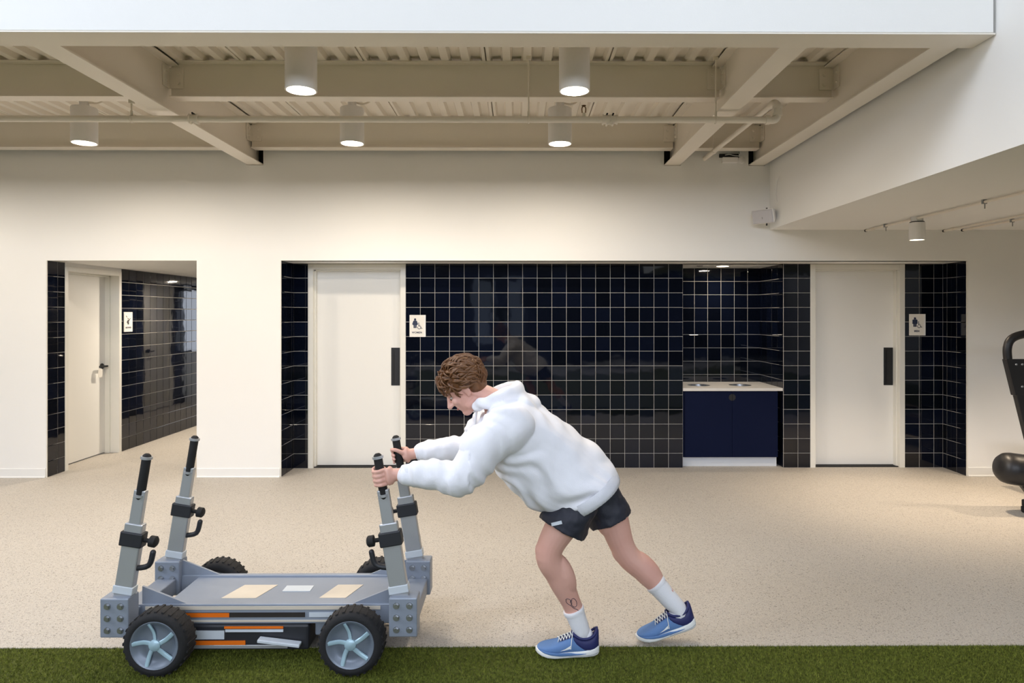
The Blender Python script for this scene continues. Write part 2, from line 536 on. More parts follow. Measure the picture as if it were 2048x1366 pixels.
S(MB().grid_wall('y', (P_L - 0.2, XR), (0.0, 3.2), [(-3.9, 0.5, 0.9, 2.15)], YF, YF + 0.1).build('wall_passage_end', M['wall'], weld=True), 'white end wall of the left passage', 'wall')
S(MB().box(P_R + 0.12, 1.0, 12.6 - 0.1, 12.6, 0, 2.6).build('wall_passage_return', M['wall']), 'white return wall beyond the passage', 'wall')
S(MB().box(P_R - 0.2, 1.0, 12.5, YF, ZO + 0.004, ZO + 0.06).build('ceiling_passage_room', M['wall']), 'white ceiling of the space beyond the passage', 'ceiling')

# ---- doors -------------------------------------------------------------
def door_y(name, xr, label, flip):
    """steel framed door on the alcove wall, facing -y"""
    d = empty(name, (sum(xr) / 2, YA, 0), label, 'door', kind='structure')
    x0, x1 = xr; fw = 0.055; rec = 0.10; fy = YA - 0.006
    f = MB()
    f.box(x0, x0 + fw, fy, YA + 0.13, 0, DT)
    f.box(x1 - fw, x1, fy, YA + 0.13, 0, DT)
    f.box(x0 + fw, x1 - fw, fy, YA + 0.13, DT - fw, DT)
    fr = f.build('frame', M['frame'], d, bevel=0.002)
    s = MB()
    s.box(x0 + fw, x0 + fw + 0.014, YA + 0.045, YA + rec, 0, DT - fw)
    s.box(x1 - fw - 0.014, x1 - fw, YA + 0.045, YA + rec, 0, DT - fw)
    s.box(x0 + fw, x1 - fw, YA + 0.045, YA + rec, DT - fw - 0.014, DT - fw)
    s.build('stop', M['frame'], fr, bevel=0.001)
    lf = MB().box(x0 + fw + 0.003, x1 - fw - 0.003, YA + rec, YA + rec + 0.045, 0.012, DT - fw - 0.003).build('leaf', M['door'], d, bevel=0.0015)
    px1 = x1 - fw - 0.014 - 0.004
    pl = MB().box(px1 - 0.10, px1, YA + rec - 0.005, YA + rec + 0.002, 0.875, 1.285).build('pull_plate', M['black'], lf, bevel=0.002)
    tag(pl, label='tall flat black pull plate')
    MB().box(px1 - 0.075, px1 - 0.066, YA + rec - 0.008, YA + rec - 0.004, 0.90, 1.26).build('pull_groove', M['black_rubber'], lf)
    MB().box(x0 + fw, x1 - fw, YA + 0.02, YA + 0.13, 0.0, 0.008).build('threshold', M['black_rubber'], d)
    return d
door_y('door_1', D1, 'white door with black pull plate beside the WOMEN sign', False)
door_y('door_2', D2, 'white door with black pull plate beside the MEN sign', False)

# door in the passage (plane x = P_L), leaf set deep in the frame, faces +x
d3 = empty('door_3', (P_L, (PD0 + PD1) / 2, 0), 'cream passage door with black lever handle, seen at an angle', 'door', kind='structure')
f = MB(); fw = 0.05
f.box(P_L - 0.2, P_L + 0.006, PD0, PD0 + fw, 0, 2.155)
f.box(P_L - 0.2, P_L + 0.006, PD1 - fw, PD1, 0, 2.155)
f.box(P_L - 0.2, P_L + 0.006, PD0 + fw, PD1 - fw, 2.105, 2.155)
fr = f.build('frame', M['frame'], d3, bevel=0.002)
f = MB()
f.box(P_L - 0.16, P_L - 0.10, PD1 - fw - 0.014, PD1 - fw, 0, 2.105)
f.box(P_L - 0.16, P_L - 0.10, PD0 + fw, PD1 - fw, 2.091, 2.105)
f.build('stop', M['frame'], fr)
S(MB().box(P_L - 0.005, P_L + 0.003, PD0, PD1, 2.155, ZO + 0.006).build('trim_1', M['wall']), 'white strip between the passage door head and ceiling', 'trim')
XD = P_L - 0.155
lf = MB().box(XD - 0.045, XD, PD0 + fw + 0.003, PD1 - fw - 0.003, 0.012, 2.10).build('leaf', M['door'], d3, bevel=0.0015)
hy, hz = 7.93, 1.035
lv = MB()
lv.cyl((XD, hy, hz), (XD + 0.012, hy, hz), 0.034, n=24).cyl((XD + 0.012, hy, hz), (XD + 0.05, hy, hz), 0.012)
lv.box(XD + 0.042, XD + 0.062, hy - 0.115, hy + 0.03, hz - 0.011, hz + 0.011)
lv.cyl((XD + 0.012, hy, hz), (XD + 0.02, hy, hz), 0.024, n=20)
lvo = lv.build('lever_handle', M['black'], lf, smooth=True, bevel=0.002)
tag(lvo, label='black lever handle on a round rose')
tg = MB()
ty = hy - 0.10
tg.prism([(ty - 0.045, hz - 0.115), (ty + 0.03, hz - 0.125), (ty + 0.035, hz - 0.03), (ty - 0.0, hz - 0.012), (ty - 0.04, hz - 0.02)], 'x', XD + 0.05, XD + 0.053)
tago = tg.build('door_hanger_tag', M['sign'], origin=(XD + 0.05, ty, hz - 0.03))
tag(tago, 'small white paper tag hanging from the black lever handle', 'tag')

# door opposite (only its reflection shows in the tiles)
d4 = empty('door_4', (P_R, (QD0 + QD1) / 2, 0), 'cream door on the far right of the passage mirrored in the tiles', 'door', kind='structure')
f = MB()
f.box(P_R - 0.006, P_R + 0.13, QD0, QD0 + fw, 0, 2.155).box(P_R - 0.006, P_R + 0.13, QD1 - fw, QD1, 0, 2.155).box(P_R - 0.006, P_R + 0.13, QD0 + fw, QD1 - fw, 2.105, 2.155)
f.build('frame', M['frame'], d4)
lf = MB().box(P_R + 0.02, P_R + 0.065, QD0 + fw, QD1 - fw, 0.012, 2.105).build('leaf', M['door'], d4)
MB().cyl((P_R + 0.02, QD0 + 0.12, 1.03), (P_R - 0.04, QD0 + 0.12, 1.03), 0.03).box(P_R - 0.05, P_R - 0.03, QD0 + 0.10, QD0 + 0.24, 1.02, 1.04).build('lever_handle', M['black'], lf)
# tiles on the opposite wall that the reflections show
lay_tiles(wq, '-x', P_R, 10.0, QD0, QD0 - TP * 8)
lay_tiles(wq, '-x', P_R, QD1, 12.6, QD1)
# window that ends the passage room
wd = empty('window_1', (-1.7, YF, 0.9), 'bright window at the far end of the passage', 'window', kind='structure')
f = MB()
for xx in (-3.9, -2.43, -0.97, 0.45): f.box(xx, xx + 0.05, YF - 0.02, YF + 0.06, 0.9, 2.15)
f.box(-3.9, 0.5, YF - 0.02, YF + 0.06, 0.9, 0.95).box(-3.9, 0.5, YF - 0.02, YF + 0.06, 2.1, 2.15)
f.build('window_frame', M['black'], wd)

# ---- baseboards
def base(name, x0, x1, label):
    b = MB()
    prof = [(YM, 0), (YM - 0.020, 0.0), (YM - 0.020, 0.006), (YM - 0.011, 0.016), (YM - 0.009, 0.088), (YM - 0.004, 0.094), (YM, 0.094)]
    b.prism(prof, 'x', x0, x1)
    S(b.build(name, M['trim'], bevel=0.0015), label, 'baseboard')
base('baseboard_left', XL, P_L - 0.006, 'white baseboard left of the passage opening')
base('baseboard_middle', P_R + 0.006, A_L - 0.006, 'white baseboard between passage and alcove')
base('baseboard_right', A_R + 0.006, XR, 'white baseboard on the right behind the black machine')
# thin corner beads on the openings
def bead(x):
    return MB().box(x - 0.004, x + 0.004, YM - 0.003, YM + 0.008, 0.0, ZO)
for n, x in enumerate((P_L, A_L, A_R)):
    S(bead(x).build('trim_%d' % (n + 2), M['frame']), ['pale metal edge trim on the left of the passage opening', 'pale metal edge trim on the left of the alcove', 'pale metal edge trim on the right of the alcove'][n], 'trim')

# ---- hall fascia, bulkhead and low ceiling
Y_F0, Z_F = 3.56, 3.138
S(MB().box(XL, 2.535, Y_F0, Y_F0 + 0.03, Z_F + 0.012, 7.0).build('wall_fascia', M['wall'], bevel=0.002), 'cool white hall wall face above the steel canopy edge', 'wall')
S(MB().box(X_BULK, X_BULK + 0.1, 0.4, YM, Z_SOF, 7.0).build('wall_bulkhead', M['wall']), 'white bulkhead wall dropping beside the canopy', 'wall')
S(MB().box(X_BULK + 0.1, XR, 0.5, YM, Z_SOF, Z_SOF + 0.06).build('ceiling_right', M['wall']), 'low cream ceiling on the right under the bulkhead', 'ceiling')
S(MB().box(X_BULK + 0.1, XR, 0.4, 0.5, Z_SOF, 7.0).build('wall_bulkhead_front', M['wall']), 'white bulkhead wall facing the hall', 'wall')
# unseen slab over the deck, added to block light from above
S(MB().box(XL, X_BULK, Y_F0 + 0.03, YM, Z_DECK + 0.062, Z_DECK + 0.12).build('ceiling_slab', M['void_shade_paint']), 'unseen light-blocking slab above the ribbed steel ceiling', 'ceiling')

# ---- the hall behind the camera
M['hall_wall'] = mat('hall_wall', lin(168, 164, 158), 0.8, var=(0.7, 0.15))
M['hall_dark'] = mat('hall_dark', lin(52, 54, 60), 0.7, var=(1.5, 0.3))
S(MB().grid_wall('y', (XL, XR), (0, 7), [(-6.5, 7.5, 3.6, 6.4), (-1.6, -0.9, 0.6, 2.9), (-0.4, 0.2, 0.6, 2.9)], YB, YB + 0.1).build('wall_front', M['hall_dark'], weld=True), 'hall wall behind the photographer', 'wall')
S(MB().grid_wall('x', (YB, YM + 0.1), (0, 7), [(0.1, 2.3, 4.4, 6.2)], XL - 0.1, XL).build('wall_left', M['hall_wall'], weld=True), 'left end wall of the hall', 'wall')
S(MB().box(XR, XR + 0.1, YB, YF + 0.1, 0, 7).build('wall_right', M['hall_wall']), 'right end wall of the hall', 'wall')
S(MB().grid_wall('z', (XL, XR), (YB, Y_F0 + 0.03), [(-6.5, 2.5, -2.4, 0.6), (-6.5, 2.5, -7.0, -5.0)], 7.0, 7.1).build('ceiling_hall', M['hall_wall'], weld=True), 'high hall ceiling with roof lights', 'ceiling')
S(MB().box(XL, XR, YB, -5.0, -0.08, 0.0).build('floor_hall', M['floor']), 'rubber floor at the far side of the hall', 'floor')
# ================================================================== STEEL AND CEILING THINGS
def hexbolt(mb, p, axis, r=0.013, h=0.011):
    p = Vector(p); ax = Vector(axis)
    mb.cyl(p, p + ax * 0.004, r * 1.35, n=16)
    mb.cyl(p + ax * 0.004, p + ax * h, r, n=6)
    return mb

# ribbed deck sheets
RP = 0.1542; SEAM0 = -0.244; SW = RP * 6
dk = S(MB().box(XL, X_BULK, Y_F0 + 0.03, YM, Z_DECK + 0.052, Z_DECK + 0.06).build('ceiling_deck', M['steel_paint']), 'cream painted ribbed steel deck ceiling', 'ceiling')
prof = []
g = 0.005
x = g
prof.append((g, 0.0))
for k in range(6):
    c = RP * k
    lo0 = c - 0.028 if k else g
    if k: prof += [(c - 0.044, 0.038), (c - 0.028, 0.0)]
    prof += [(c + 0.028, 0.0), (c + 0.044, 0.038)]
prof += [(SW - 0.044, 0.038), (SW - 0.028, 0.0), (SW - g, 0.0), (SW - g, 0.05), (g, 0.05)]
sheet = MB().prism([(a, b) for a, b in prof], 'y', 0, YM - Y_F0 - 0.04)
sheet_me = sheet.mesh('deck_sheet'); sheet_me.materials.append(M['steel_paint'])
k = -8
while SEAM0 + k * SW < X_BULK - 0.4:
    x0 = SEAM0 + k * SW
    if x0 > XL:
        place('deck_sheet', sheet_me, (x0, Y_F0 + 0.035, Z_DECK), dk)
    k += 1

# I-beams running away from the camera
ZB = CAM_H + 1.515
def deep_beam(bx, label):
    b = empty('steel_beam', (bx, 5.2, ZB), label, 'beam', 'deep steel beams running back to the wall')
    y0, y1 = 3.745, YM + 0.09
    zt = Z_DECK - 0.012
    MB().box(bx - 0.0775, bx + 0.0775, y0, y1, ZB, ZB + 0.012).build('bottom_flange', M['steel_paint'], b, bevel=0.002)
    MB().box(bx - 0.0775, bx + 0.0775, y0, y1, zt - 0.012, zt).build('top_flange', M['steel_paint'], b, bevel=0.002)
    MB().box(bx - 0.005, bx + 0.005, y0, y1, ZB + 0.012, zt - 0.012).build('web', M['steel_paint'], b)
    return b
LB = ['deep cream steel beam on the left, crossed by the pipe beside the left lamp',
      'deep cream steel beam right of the middle lamps, nearest the pipe elbow',
      'deep cream steel beam running along the white bulkhead']
beams = [deep_beam(bx, LB[i]) for i, (bx, _) in enumerate(BEAMS)]

ZP = CAM_H + 1.64
def purlin(x0, x1, yc, label, clip0=True, clip1=True):
    b = empty('steel_joist', ((x0 + x1) / 2, yc, ZP), label, 'beam', 'steel joists between the deep beams')
    zt = Z_DECK
    f0, f1 = x0 + 0.085, x1 - 0.085
    MB().box(f0 - 0.05, f1 + 0.05, yc - 0.06, yc + 0.06, ZP, ZP + 0.010).build('bottom_flange', M['steel_paint'], b, bevel=0.003)
    MB().box(f0, f1, yc - 0.06, yc + 0.06, zt - 0.012, zt).build('top_flange', M['steel_paint'], b, bevel=0.002)
    MB().box(f0 - 0.06, f1 + 0.06, yc - 0.004, yc + 0.004, ZP + 0.01, zt - 0.012).build('web', M['steel_paint'], b)
    for on, xe, s in ((clip0, x0 + 0.006, 1), (clip1, x1 - 0.006, -1)):
        if not on: continue
        c = MB()
        xa, xb = sorted((xe, xe + s * 0.115))
        c.box(xa, xb, yc - 0.013, yc - 0.004, ZP + 0.075, zt - 0.04)
        xa, xb = sorted((xe, xe + s * 0.010))
        c.box(xa, xb, yc - 0.10, yc - 0.013, ZP + 0.075, zt - 0.04)
        co = c.build('clip_angle', M['steel_paint'], b, bevel=0.0015)
        for zz in (ZP + 0.115, ZP + 0.19):
            hexbolt(MB(), (xe + s * 0.075, yc - 0.013, zz), (0, -1, 0)).build('bolt', M['steel_paint'], co)
            hexbolt(MB(), (xe + s * 0.010, yc - 0.06, zz), (s, 0, 0)).build('bolt', M['steel_paint'], co)
    return b
b0, b1, b2 = [q[0] for q in BEAMS]
for yc, w in ((5.115, 'front'), (6.655, 'rear')):
    rel = 'behind the front lamps' if w == 'front' else 'close to the back wall'
    purlin(-6.9, b0, yc, 'cream steel joist left of the left deep beam, ' + rel)
    purlin(b0, b1, yc, 'long cream steel joist between two deep beams, ' + rel)
    purlin(b1, b2, yc, 'short cream steel joist beside the bulkhead, ' + rel)

# edge beam under the hall fascia
eb = empty('edge_beam', (-2.7, 3.65, Z_F), 'cream steel edge beam along the front of the canopy', 'beam')
MB().box(XL, 2.545, Y_F0 - 0.002, Y_F0 + 0.183, Z_F, Z_F + 0.010).build('bottom_flange', M['steel_paint'], eb, bevel=0.002)
MB().box(XL, 2.545, 3.646, 3.656, Z_F + 0.010, Z_DECK - 0.012).build('web', M['steel_paint'], eb)
MB().box(XL, 2.545, Y_F0 + 0.035, Y_F0 + 0.183, Z_DECK - 0.014, Z_DECK - 0.002).build('top_flange', M['steel_paint'], eb)

# cylinder lamps
ZL = CAM_H + 1.40
def cyl_lamp(x, y, label, power=60):
    e = empty('cylinder_lamp', (x, y, ZL), label, 'lamp', 'white cylinder lamps under the canopy')
    h = MB().lathe([(0.080, 0.012), (0.088, 0.0), (0.097, 0.0), (0.097, 0.285), (0.094, 0.289), (0.0, 0.289)], (x, y, ZL), n=32)
    h.build('housing', M['white_metal'], e, smooth=True)
    MB().lathe([(0.0, 0.006), (0.081, 0.006), (0.081, 0.012), (0.0, 0.012)], (x, y, ZL), n=32).build('diffuser', M['lamp'], e)
    MB().lathe([(0.05, 0.289), (0.05, 0.305), (0.036, 0.31), (0.036, Z_DECK - ZL)], (x, y, ZL), n=20).build('stem', M['white_metal'], e, smooth=True)
    MB().tube([(x + 0.03, y, ZL + 0.335), (x + 0.10, y + 0.01, ZL + 0.33), (x + 0.15, y + 0.03, ZL + 0.37), (x + 0.20, y + 0.1, ZL + 0.49)], 0.008, n=8, sub=4).build('cable', M['steel_paint'], e, smooth=True)
    l = bpy.data.lights.new('lamp_light', 'AREA'); l.shape = 'DISK'; l.size = 0.155; l.energy = power; l.color = WARM
    lo = bpy.data.objects.new('lamp_light', l); COL.objects.link(lo); lo.parent = e; lo.location = (0, 0, 0.003)
    l = bpy.data.lights.new('lamp_edge_light', 'SPOT'); l.energy = power * 0.58; l.color = WARM; l.spot_size = math.radians(172); l.spot_blend = 0.35; l.shadow_soft_size = 0.05
    lo = bpy.data.objects.new('lamp_edge_light', l); COL.objects.link(lo); lo.parent = e; lo.location = (0, 0, -0.004)
    return e
YL1, YL2 = 4.2, 5.5
LP = 15
cyl_lamp(-1.36, YL1, 'front white cylinder lamp left of centre, in front of the joist', LP)
cyl_lamp(0.351, YL1, 'front white cylinder lamp right of centre, in front of the joist', LP)
cyl_lamp(-3.55, YL1, 'front white cylinder lamp beyond the left edge', LP)
cyl_lamp(-3.55, YL2, 'rear white cylinder lamp left of the left deep beam', LP)
cyl_lamp(-1.363, YL2, 'rear white cylinder lamp behind the pipe, left of centre', LP)
cyl_lamp(0.34, YL2, 'rear white cylinder lamp behind the pipe, right of centre', LP)
cyl_lamp(-5.73, YL2, 'rear white cylinder lamp beyond the left edge', LP)

# sprinkler pipe
PY, PZ = 4.97, CAM_H + 1.446
pp = empty('sprinkler_pipe', (-2, PY, PZ), 'long cream sprinkler pipe hung across under the canopy', 'pipe')
MB().cyl((-7.5, PY, PZ), (1.86, PY, PZ), 0.024, n=20).build('main_pipe', M['steel_paint'], pp, smooth=True)
MB().cyl((0.66, PY, PZ), (1.86, PY, PZ), 0.0215, n=20).build('branch_sleeve', M['steel_paint'], pp, smooth=True)
e = MB()
e.tube([(1.84, PY, PZ), (1.90, PY, PZ), (1.925, PY, PZ + 0.03), (1.925, PY, PZ + 0.10), (1.915, PY + 0.03, PZ + 0.135), (1.91, PY + 0.10, PZ + 0.135)], 0.027, n=16, sub=5)
for p, q in (((1.835, PY, PZ), (1.865, PY, PZ)), ((1.925, PY, PZ + 0.03), (1.925, PY, PZ + 0.05)), ((1.925, PY, PZ + 0.085), (1.925, PY, PZ + 0.105))):
    e.cyl(p, q, 0.034, n=18)
e.build('elbow', M['steel_paint'], pp, smooth=True)
MB().cyl((1.91, PY + 0.06, PZ + 0.135), (1.89, YM, PZ + 0.135), 0.0215, n=20).build('branch_pipe', M['steel_paint'], pp, smooth=True)
MB().cyl((1.894, 6.45, PZ + 0.135), (1.893, 6.49, PZ + 0.135), 0.026, n=20).build('coupling', M['steel_paint'], pp, smooth=True)
for xx, kk in ((0.655, 0.033), (-2.40, 0.033), (0.70, 0.03)):
    c = MB().cyl((xx - 0.028, PY, PZ), (xx + 0.028, PY, PZ), kk, n=18).cyl((xx - 0.034, PY, PZ), (xx - 0.024, PY, PZ), kk + 0.006, n=18).cyl((xx + 0.024, PY, PZ), (xx + 0.034, PY, PZ), kk + 0.006, n=18)
    co = c.build('coupling', M['steel_paint'], pp, smooth=True)
    for s in (-1, 1):
        MB().cyl((xx, PY - 0.03, PZ + s * 0.036), (xx, PY + 0.03, PZ + s * 0.036), 0.007, n=8).build('bolt', M['black'] if s > 0 else M['steel_paint'], co)
def hanger(x, ztop):
    h = MB().cyl((x, PY, PZ + 0.03), (x, PY, ztop), 0.0055, n=10)
    ho = h.build('hanger_rod', M['steel_paint'], pp, smooth=True)
    MB().tube([(x, PY + 0.028 * math.sin(a), PZ + 0.028 * math.cos(a)) for a in [i * math.pi / 8 for i in range(17)]], 0.006, 0.0025, up=(1, 0, 0), n=8).cyl((x, PY, PZ + 0.028), (x, PY, PZ + 0.06), 0.010, n=6).build('ring_clip', M['steel_paint'], ho, smooth=True)
    MB().box(x - 0.016, x + 0.016, PY - 0.016, PY + 0.016, ztop - 0.025, ztop).build('beam_clamp', M['steel_paint'], ho)
hanger(0.075, Z_DECK); hanger(-2.86, CAM_H + 1.585); hanger(1.466, Z_DECK)
for sx in (-1.5,):
    pass
# upright sprinkler head with a brass deflector
sx = 0.485
sp = MB().cyl((sx, PY, PZ + 0.02), (sx, PY, PZ + 0.05), 0.013, n=12)
spo = sp.build('sprinkler_head', M['steel_paint'], pp)
M['brass'] = mat('brass_brown', lin(116, 86, 48), 0.4, 0.7, var=(30, 0.2))
MB().tube([(sx - 0.012, PY, PZ + 0.05), (sx - 0.014, PY, PZ + 0.085), (sx, PY, PZ + 0.10), (sx + 0.014, PY, PZ + 0.085), (sx + 0.012, PY, PZ + 0.05)], 0.004, n=8, sub=3).lathe([(0.004, 0.10), (0.017, 0.102), (0.017, 0.105), (0.0, 0.106)], (sx, PY, PZ), n=14).build('deflector', M['brass'], spo, smooth=True)
# hanging rod for branch by the wall
MB().cyl((1.893, 6.5, PZ + 0.155), (1.893, 6.5, Z_DECK), 0.005, n=8).build('hanger_rod', M['steel_paint'], pp)

# cable box on the back wall below the short joist
cb = empty('cable_box', (2.13, YM, 3.25), 'small cable opening with grey box and loose white wire high on the wall', 'junction box')
MB().box(2.035, 2.235, YM - 0.012, YM + 0.001, 3.235, 3.275).build('slot', M['black'], cb, bevel=0.006)
MB().box(2.06, 2.215, YM - 0.05, YM, 3.180, 3.232).build('box', M['white_metal'], cb, bevel=0.004)
MB().lathe([(0.0, 0.014), (0.030, 0.014), (0.038, 0.008), (0.040, 0.0)], (2.262, YM, 3.215), axis=(0, -1, 0), n=24).build('cover_plate', M['white_metal'], cb, smooth=True)
MB().tube([(2.09, YM - 0.02, 3.258), (2.13, YM - 0.035, 3.262), (2.18, YM - 0.035, 3.250), (2.25, YM - 0.03, 3.247)], 0.004, n=8, sub=4).build('wire', M['white_metal'], cb, smooth=True)
MB().cyl((2.25, YM, 3.285), (2.25, YM - 0.03, 3.285), 0.014, n=12).cyl((2.25, YM - 0.03, 3.285), (2.25, YM - 0.033, 3.285), 0.008, n=12).build('cable_gland', M['white_metal'], cb, smooth=True)

# loudspeaker
sk = empty('wall_speaker', (2.44, 6.60, 2.62), 'white wall speaker in the corner under the bulkhead', 'speaker')
c = V(2.425, 6.60, 2.615)
fwd = V(-0.74, -0.63, -0.24).normalized(); side = fwd.cross(V(0, 0, 1)).normalized(); upv = side.cross(fwd).normalized()
# rotate the cabinet: tapered box, grille in front
def frust(mb, c, fwd, side, up, a, b):
    vs = []
    for (d, hw, hh) in (a, b):
        for sx, sz in ((-1, -1), (1, -1), (1, 1), (-1, 1)):
            vs.append(c + fwd * d + side * (sx * hw) + up * (sz * hh))
    return mb.add(vs, [(0, 1, 2, 3), (7, 6, 5, 4), (0, 4, 5, 1), (1, 5, 6, 2), (2, 6, 7, 3), (3, 7, 4, 0)])
m = MB(); frust(m, c, fwd, side, upv, (-0.09, 0.075, 0.052), (0.03, 0.118, 0.072)); m.build('cabinet', M['white_metal'], sk, bevel=0.012, seg=3)
M['grille'] = mat('speaker_grille', lin(208, 206, 210), 0.6, var=(400, 0.25))
m = MB(); frust(m, c, fwd, side, upv, (0.026, 0.110, 0.066), (0.040, 0.106, 0.062)); gr = m.build('grille', M['grille'], sk, bevel=0.006, seg=3)
M['grey_mark'] = mat('grey_mark', lin(150, 148, 150), 0.5, var=(30, 0.1))
MB().obox(c + fwd * 0.041 - upv * 0.012, side, fwd, upv, 0.003, 0.001, 0.010).build('badge', M['grey_mark'], gr)
br = MB()
q = c - fwd * 0.05
br.box(q.x - 0.004, q.x + 0.004, q.y - 0.012, q.y + 0.012, c.z - 0.088, c.z + 0.088)
br.box(q.x - 0.002, X_BULK, q.y + 0.004, q.y + 0.012, c.z - 0.03, c.z + 0.03)
br.build('bracket', M['black'], sk)
MB().tube([(X_BULK - 0.004, 6.58, 2.75), (X_BULK - 0.005, 6.60, 2.85), (X_BULK - 0.005, 6.57, 2.95), (X_BULK - 0.004, 6.52, 3.0)], 0.003, n=8, sub=5).build('cable', M['white_metal'], sk, smooth=True)

# conduits and track lamp on the low ceiling at right
def conduit(x, y0, y1, label, clips):
    e = empty('ceiling_conduit', (x, (y0 + y1) / 2, Z_SOF), label, 'conduit', 'thin conduits under the low ceiling')
    z = Z_SOF - 0.018
    MB().cyl((x, y0, z), (x, y1, z), 0.0105, n=14).build('tube', M['steel_paint'], e, smooth=True)
    MB().cyl((x, y1, z), (x, y1 + 0.02, z), 0.0135, n=14).build('end_cap', M['black'], e, smooth=True)
    MB().cyl((x, y1 - 0.14, z), (x, y1 - 0.10, z), 0.0145, n=14).build('coupling', M['steel_paint'], e, smooth=True)
    for yy in clips:
        MB().box(x - 0.016, x + 0.016, yy - 0.009, yy + 0.009, z - 0.014, Z_SOF).cyl((x + 0.004, yy, z - 0.014), (x + 0.004, yy, z - 0.05), 0.004, n=8).build('clip', M['grey_metal'], e)
conduit(3.49, 1.0, 6.70, 'thin ceiling conduit carrying the short white lamp', (5.0, 6.35))
conduit(4.29, 1.0, 6.72, 'left one of the two thin conduits at the far right ceiling', ())
conduit(4.44, 1.0, 6.66, 'right one of the two thin conduits at the far right ceiling', (6.0,))
tl = empty('track_lamp', (3.53, 5.9, Z_SOF), 'short white cylinder lamp under the low ceiling at right', 'lamp')
tx, ty_ = 3.51, 5.88
MB().lathe([(0.048, -0.045), (0.048, 0.0)], (tx, ty_, Z_SOF), n=24).build('canopy', M['white_metal'], tl, smooth=True)
MB().lathe([(0.058, -0.054), (0.058, -0.044)], (tx, ty_, Z_SOF), n=24).build('shadow_ring', M['black'], tl)
MB().lathe([(0.052, -0.195), (0.058, -0.205), (0.064, -0.205), (0.064, -0.055), (0.060, -0.052), (0.0, -0.052)], (tx, ty_, Z_SOF), n=28).build('housing', M['white_metal'], tl, smooth=True)
MB().lathe([(0.0, -0.199), (0.05, -0.199), (0.05, -0.194), (0.0, -0.194)], (tx, ty_, Z_SOF), n=24).build('diffuser', M['lamp'], tl)
def lamp_spot(parent, loc, power, size=100, blend=0.6, soft=0.05, direction=None):
    l = bpy.data.lights.new('lamp_light', 'SPOT'); l.energy = power; l.color = WARM
    l.color = (1.0, 0.80, 0.58)
    l.spot_size = math.radians(size); l.spot_blend = blend; l.shadow_soft_size = soft
    lo = bpy.data.objects.new('lamp_light', l); COL.objects.link(lo); lo.parent = parent; lo.location = Vector(loc) - ORG[parent]
    if direction: lo.rotation_euler = Vector(direction).to_track_quat('-Z', 'Y').to_euler()
lamp_spot(tl, (tx, ty_, Z_SOF - 0.215), 165, 90, 0.9)
tl2 = empty('track_lamp', (5.4, 5.3, Z_SOF), 'short white cylinder lamp beyond the right edge above the machine', 'lamp')
MB().lathe([(0.058, -0.205), (0.064, -0.205), (0.064, -0.055), (0.04, -0.05), (0.04, 0.0)], (5.4, 5.3, Z_SOF), n=24).build('housing', M['white_metal'], tl2, smooth=True)
lamp_spot(tl2, (5.4, 5.3, Z_SOF - 0.215), 220, 110, 0.9)

# recessed lamps in the niche and in the passage
def recessed(x, y, label, power):
    e = empty('recessed_lamp', (x, y, ZO), label, 'lamp')
    MB().lathe([(0.062, -0.006), (0.082, -0.006), (0.085, 0.0)], (x, y, ZO), n=28).build('trim_ring', M['white_metal'], e, smooth=True)
    MB().lathe([(0.0, -0.007), (0.064, -0.007), (0.064, -0.003), (0.0, -0.003)], (x, y, ZO), n=28).build('diffuser', M['lamp'], e)
    l = bpy.data.lights.new('lamp_light', 'AREA'); l.shape = 'DISK'; l.size = 0.12; l.energy = power; l.color = WARM
    lo = bpy.data.objects.new('lamp_light', l); COL.objects.link(lo); lo.parent = e; lo.location = (0, 0, -0.009)
recessed(2.29, 7.50, 'recessed round lamp in the niche ceiling', 6)
recessed(-3.85, 8.7, 'recessed round lamp in the passage ceiling', 42)
recessed(-3.85, 11.0, 'recessed round lamp further back in the passage ceiling', 34)
ns = MB().lathe([(0.0, -0.012), (0.030, -0.010), (0.036, 0.0)], (2.02, 7.46, ZO), n=20)
tag(ns.build('sprinkler_cover', M['grey_mark'], smooth=True, origin=(2.02, 7.46, ZO)), 'small round grey sprinkler cover in the niche ceiling', 'sprinkler')

# ================================================================== CABINET IN THE NICHE
CX0, CX1 = NI[0] + 0.004, NI[1] - 0.004
ct = MB()
ctop, cbot = 0.853, 0.823
HO = [(2.02, 7.50), (2.485, 7.50)]
ct.grid_wall('z', (CX0, CX1), (YA + 0.005, YN - 0.005), [(h[0] - 0.085, h[0] + 0.085, h[1] - 0.085, h[1] + 0.085) for h in HO], cbot, ctop)
cto = ct.build('countertop', M['counter'], origin=(2.3, 7.5, cbot), weld=True)
tag(cto, 'white countertop with two round waste holes above the navy cabinet', 'countertop')
for h in HO:
    # rounded hole collar
    n = 32; R0 = 0.085
    r = MB().lathe([(R0, 0.0), (R0 + 0.037, 0.0), (R0 + 0.037, 0.0015), (R0, 0.0015), (R0 - 0.003, -0.026), (R0, -0.026)], (h[0], h[1], ctop), n=n)
    r.f = r.f[:-2]
    r.build('waste_ring', M['steel'], cto, smooth=True)
    MB().lathe([(0.0, -0.027), (0.083, -0.027), (0.083, -0.020), (0.0, -0.020)], (h[0], h[1], ctop), n=n).build('waste_flap', M['grey_metal'], cto)
cabn = empty('waste_cabinet', (2.3, 7.4, 0), 'navy two door cabinet under the white countertop', 'cabinet')
ky = YA + 0.075
MB().box(CX0 + 0.01, CX1 - 0.045, YA + 0.05, YN - 0.01, 0.105, cbot).build('carcass', M['cabinet'], cabn)
MB().box(CX0 + 0.004, CX1 - 0.042, ky, ky + 0.02, 0.0, 0.103).build('kick_plate', M['kick'], cabn)
DX0, DXm, DX1 = CX0 + 0.024, 2.303, CX1 - 0.045
doors = []
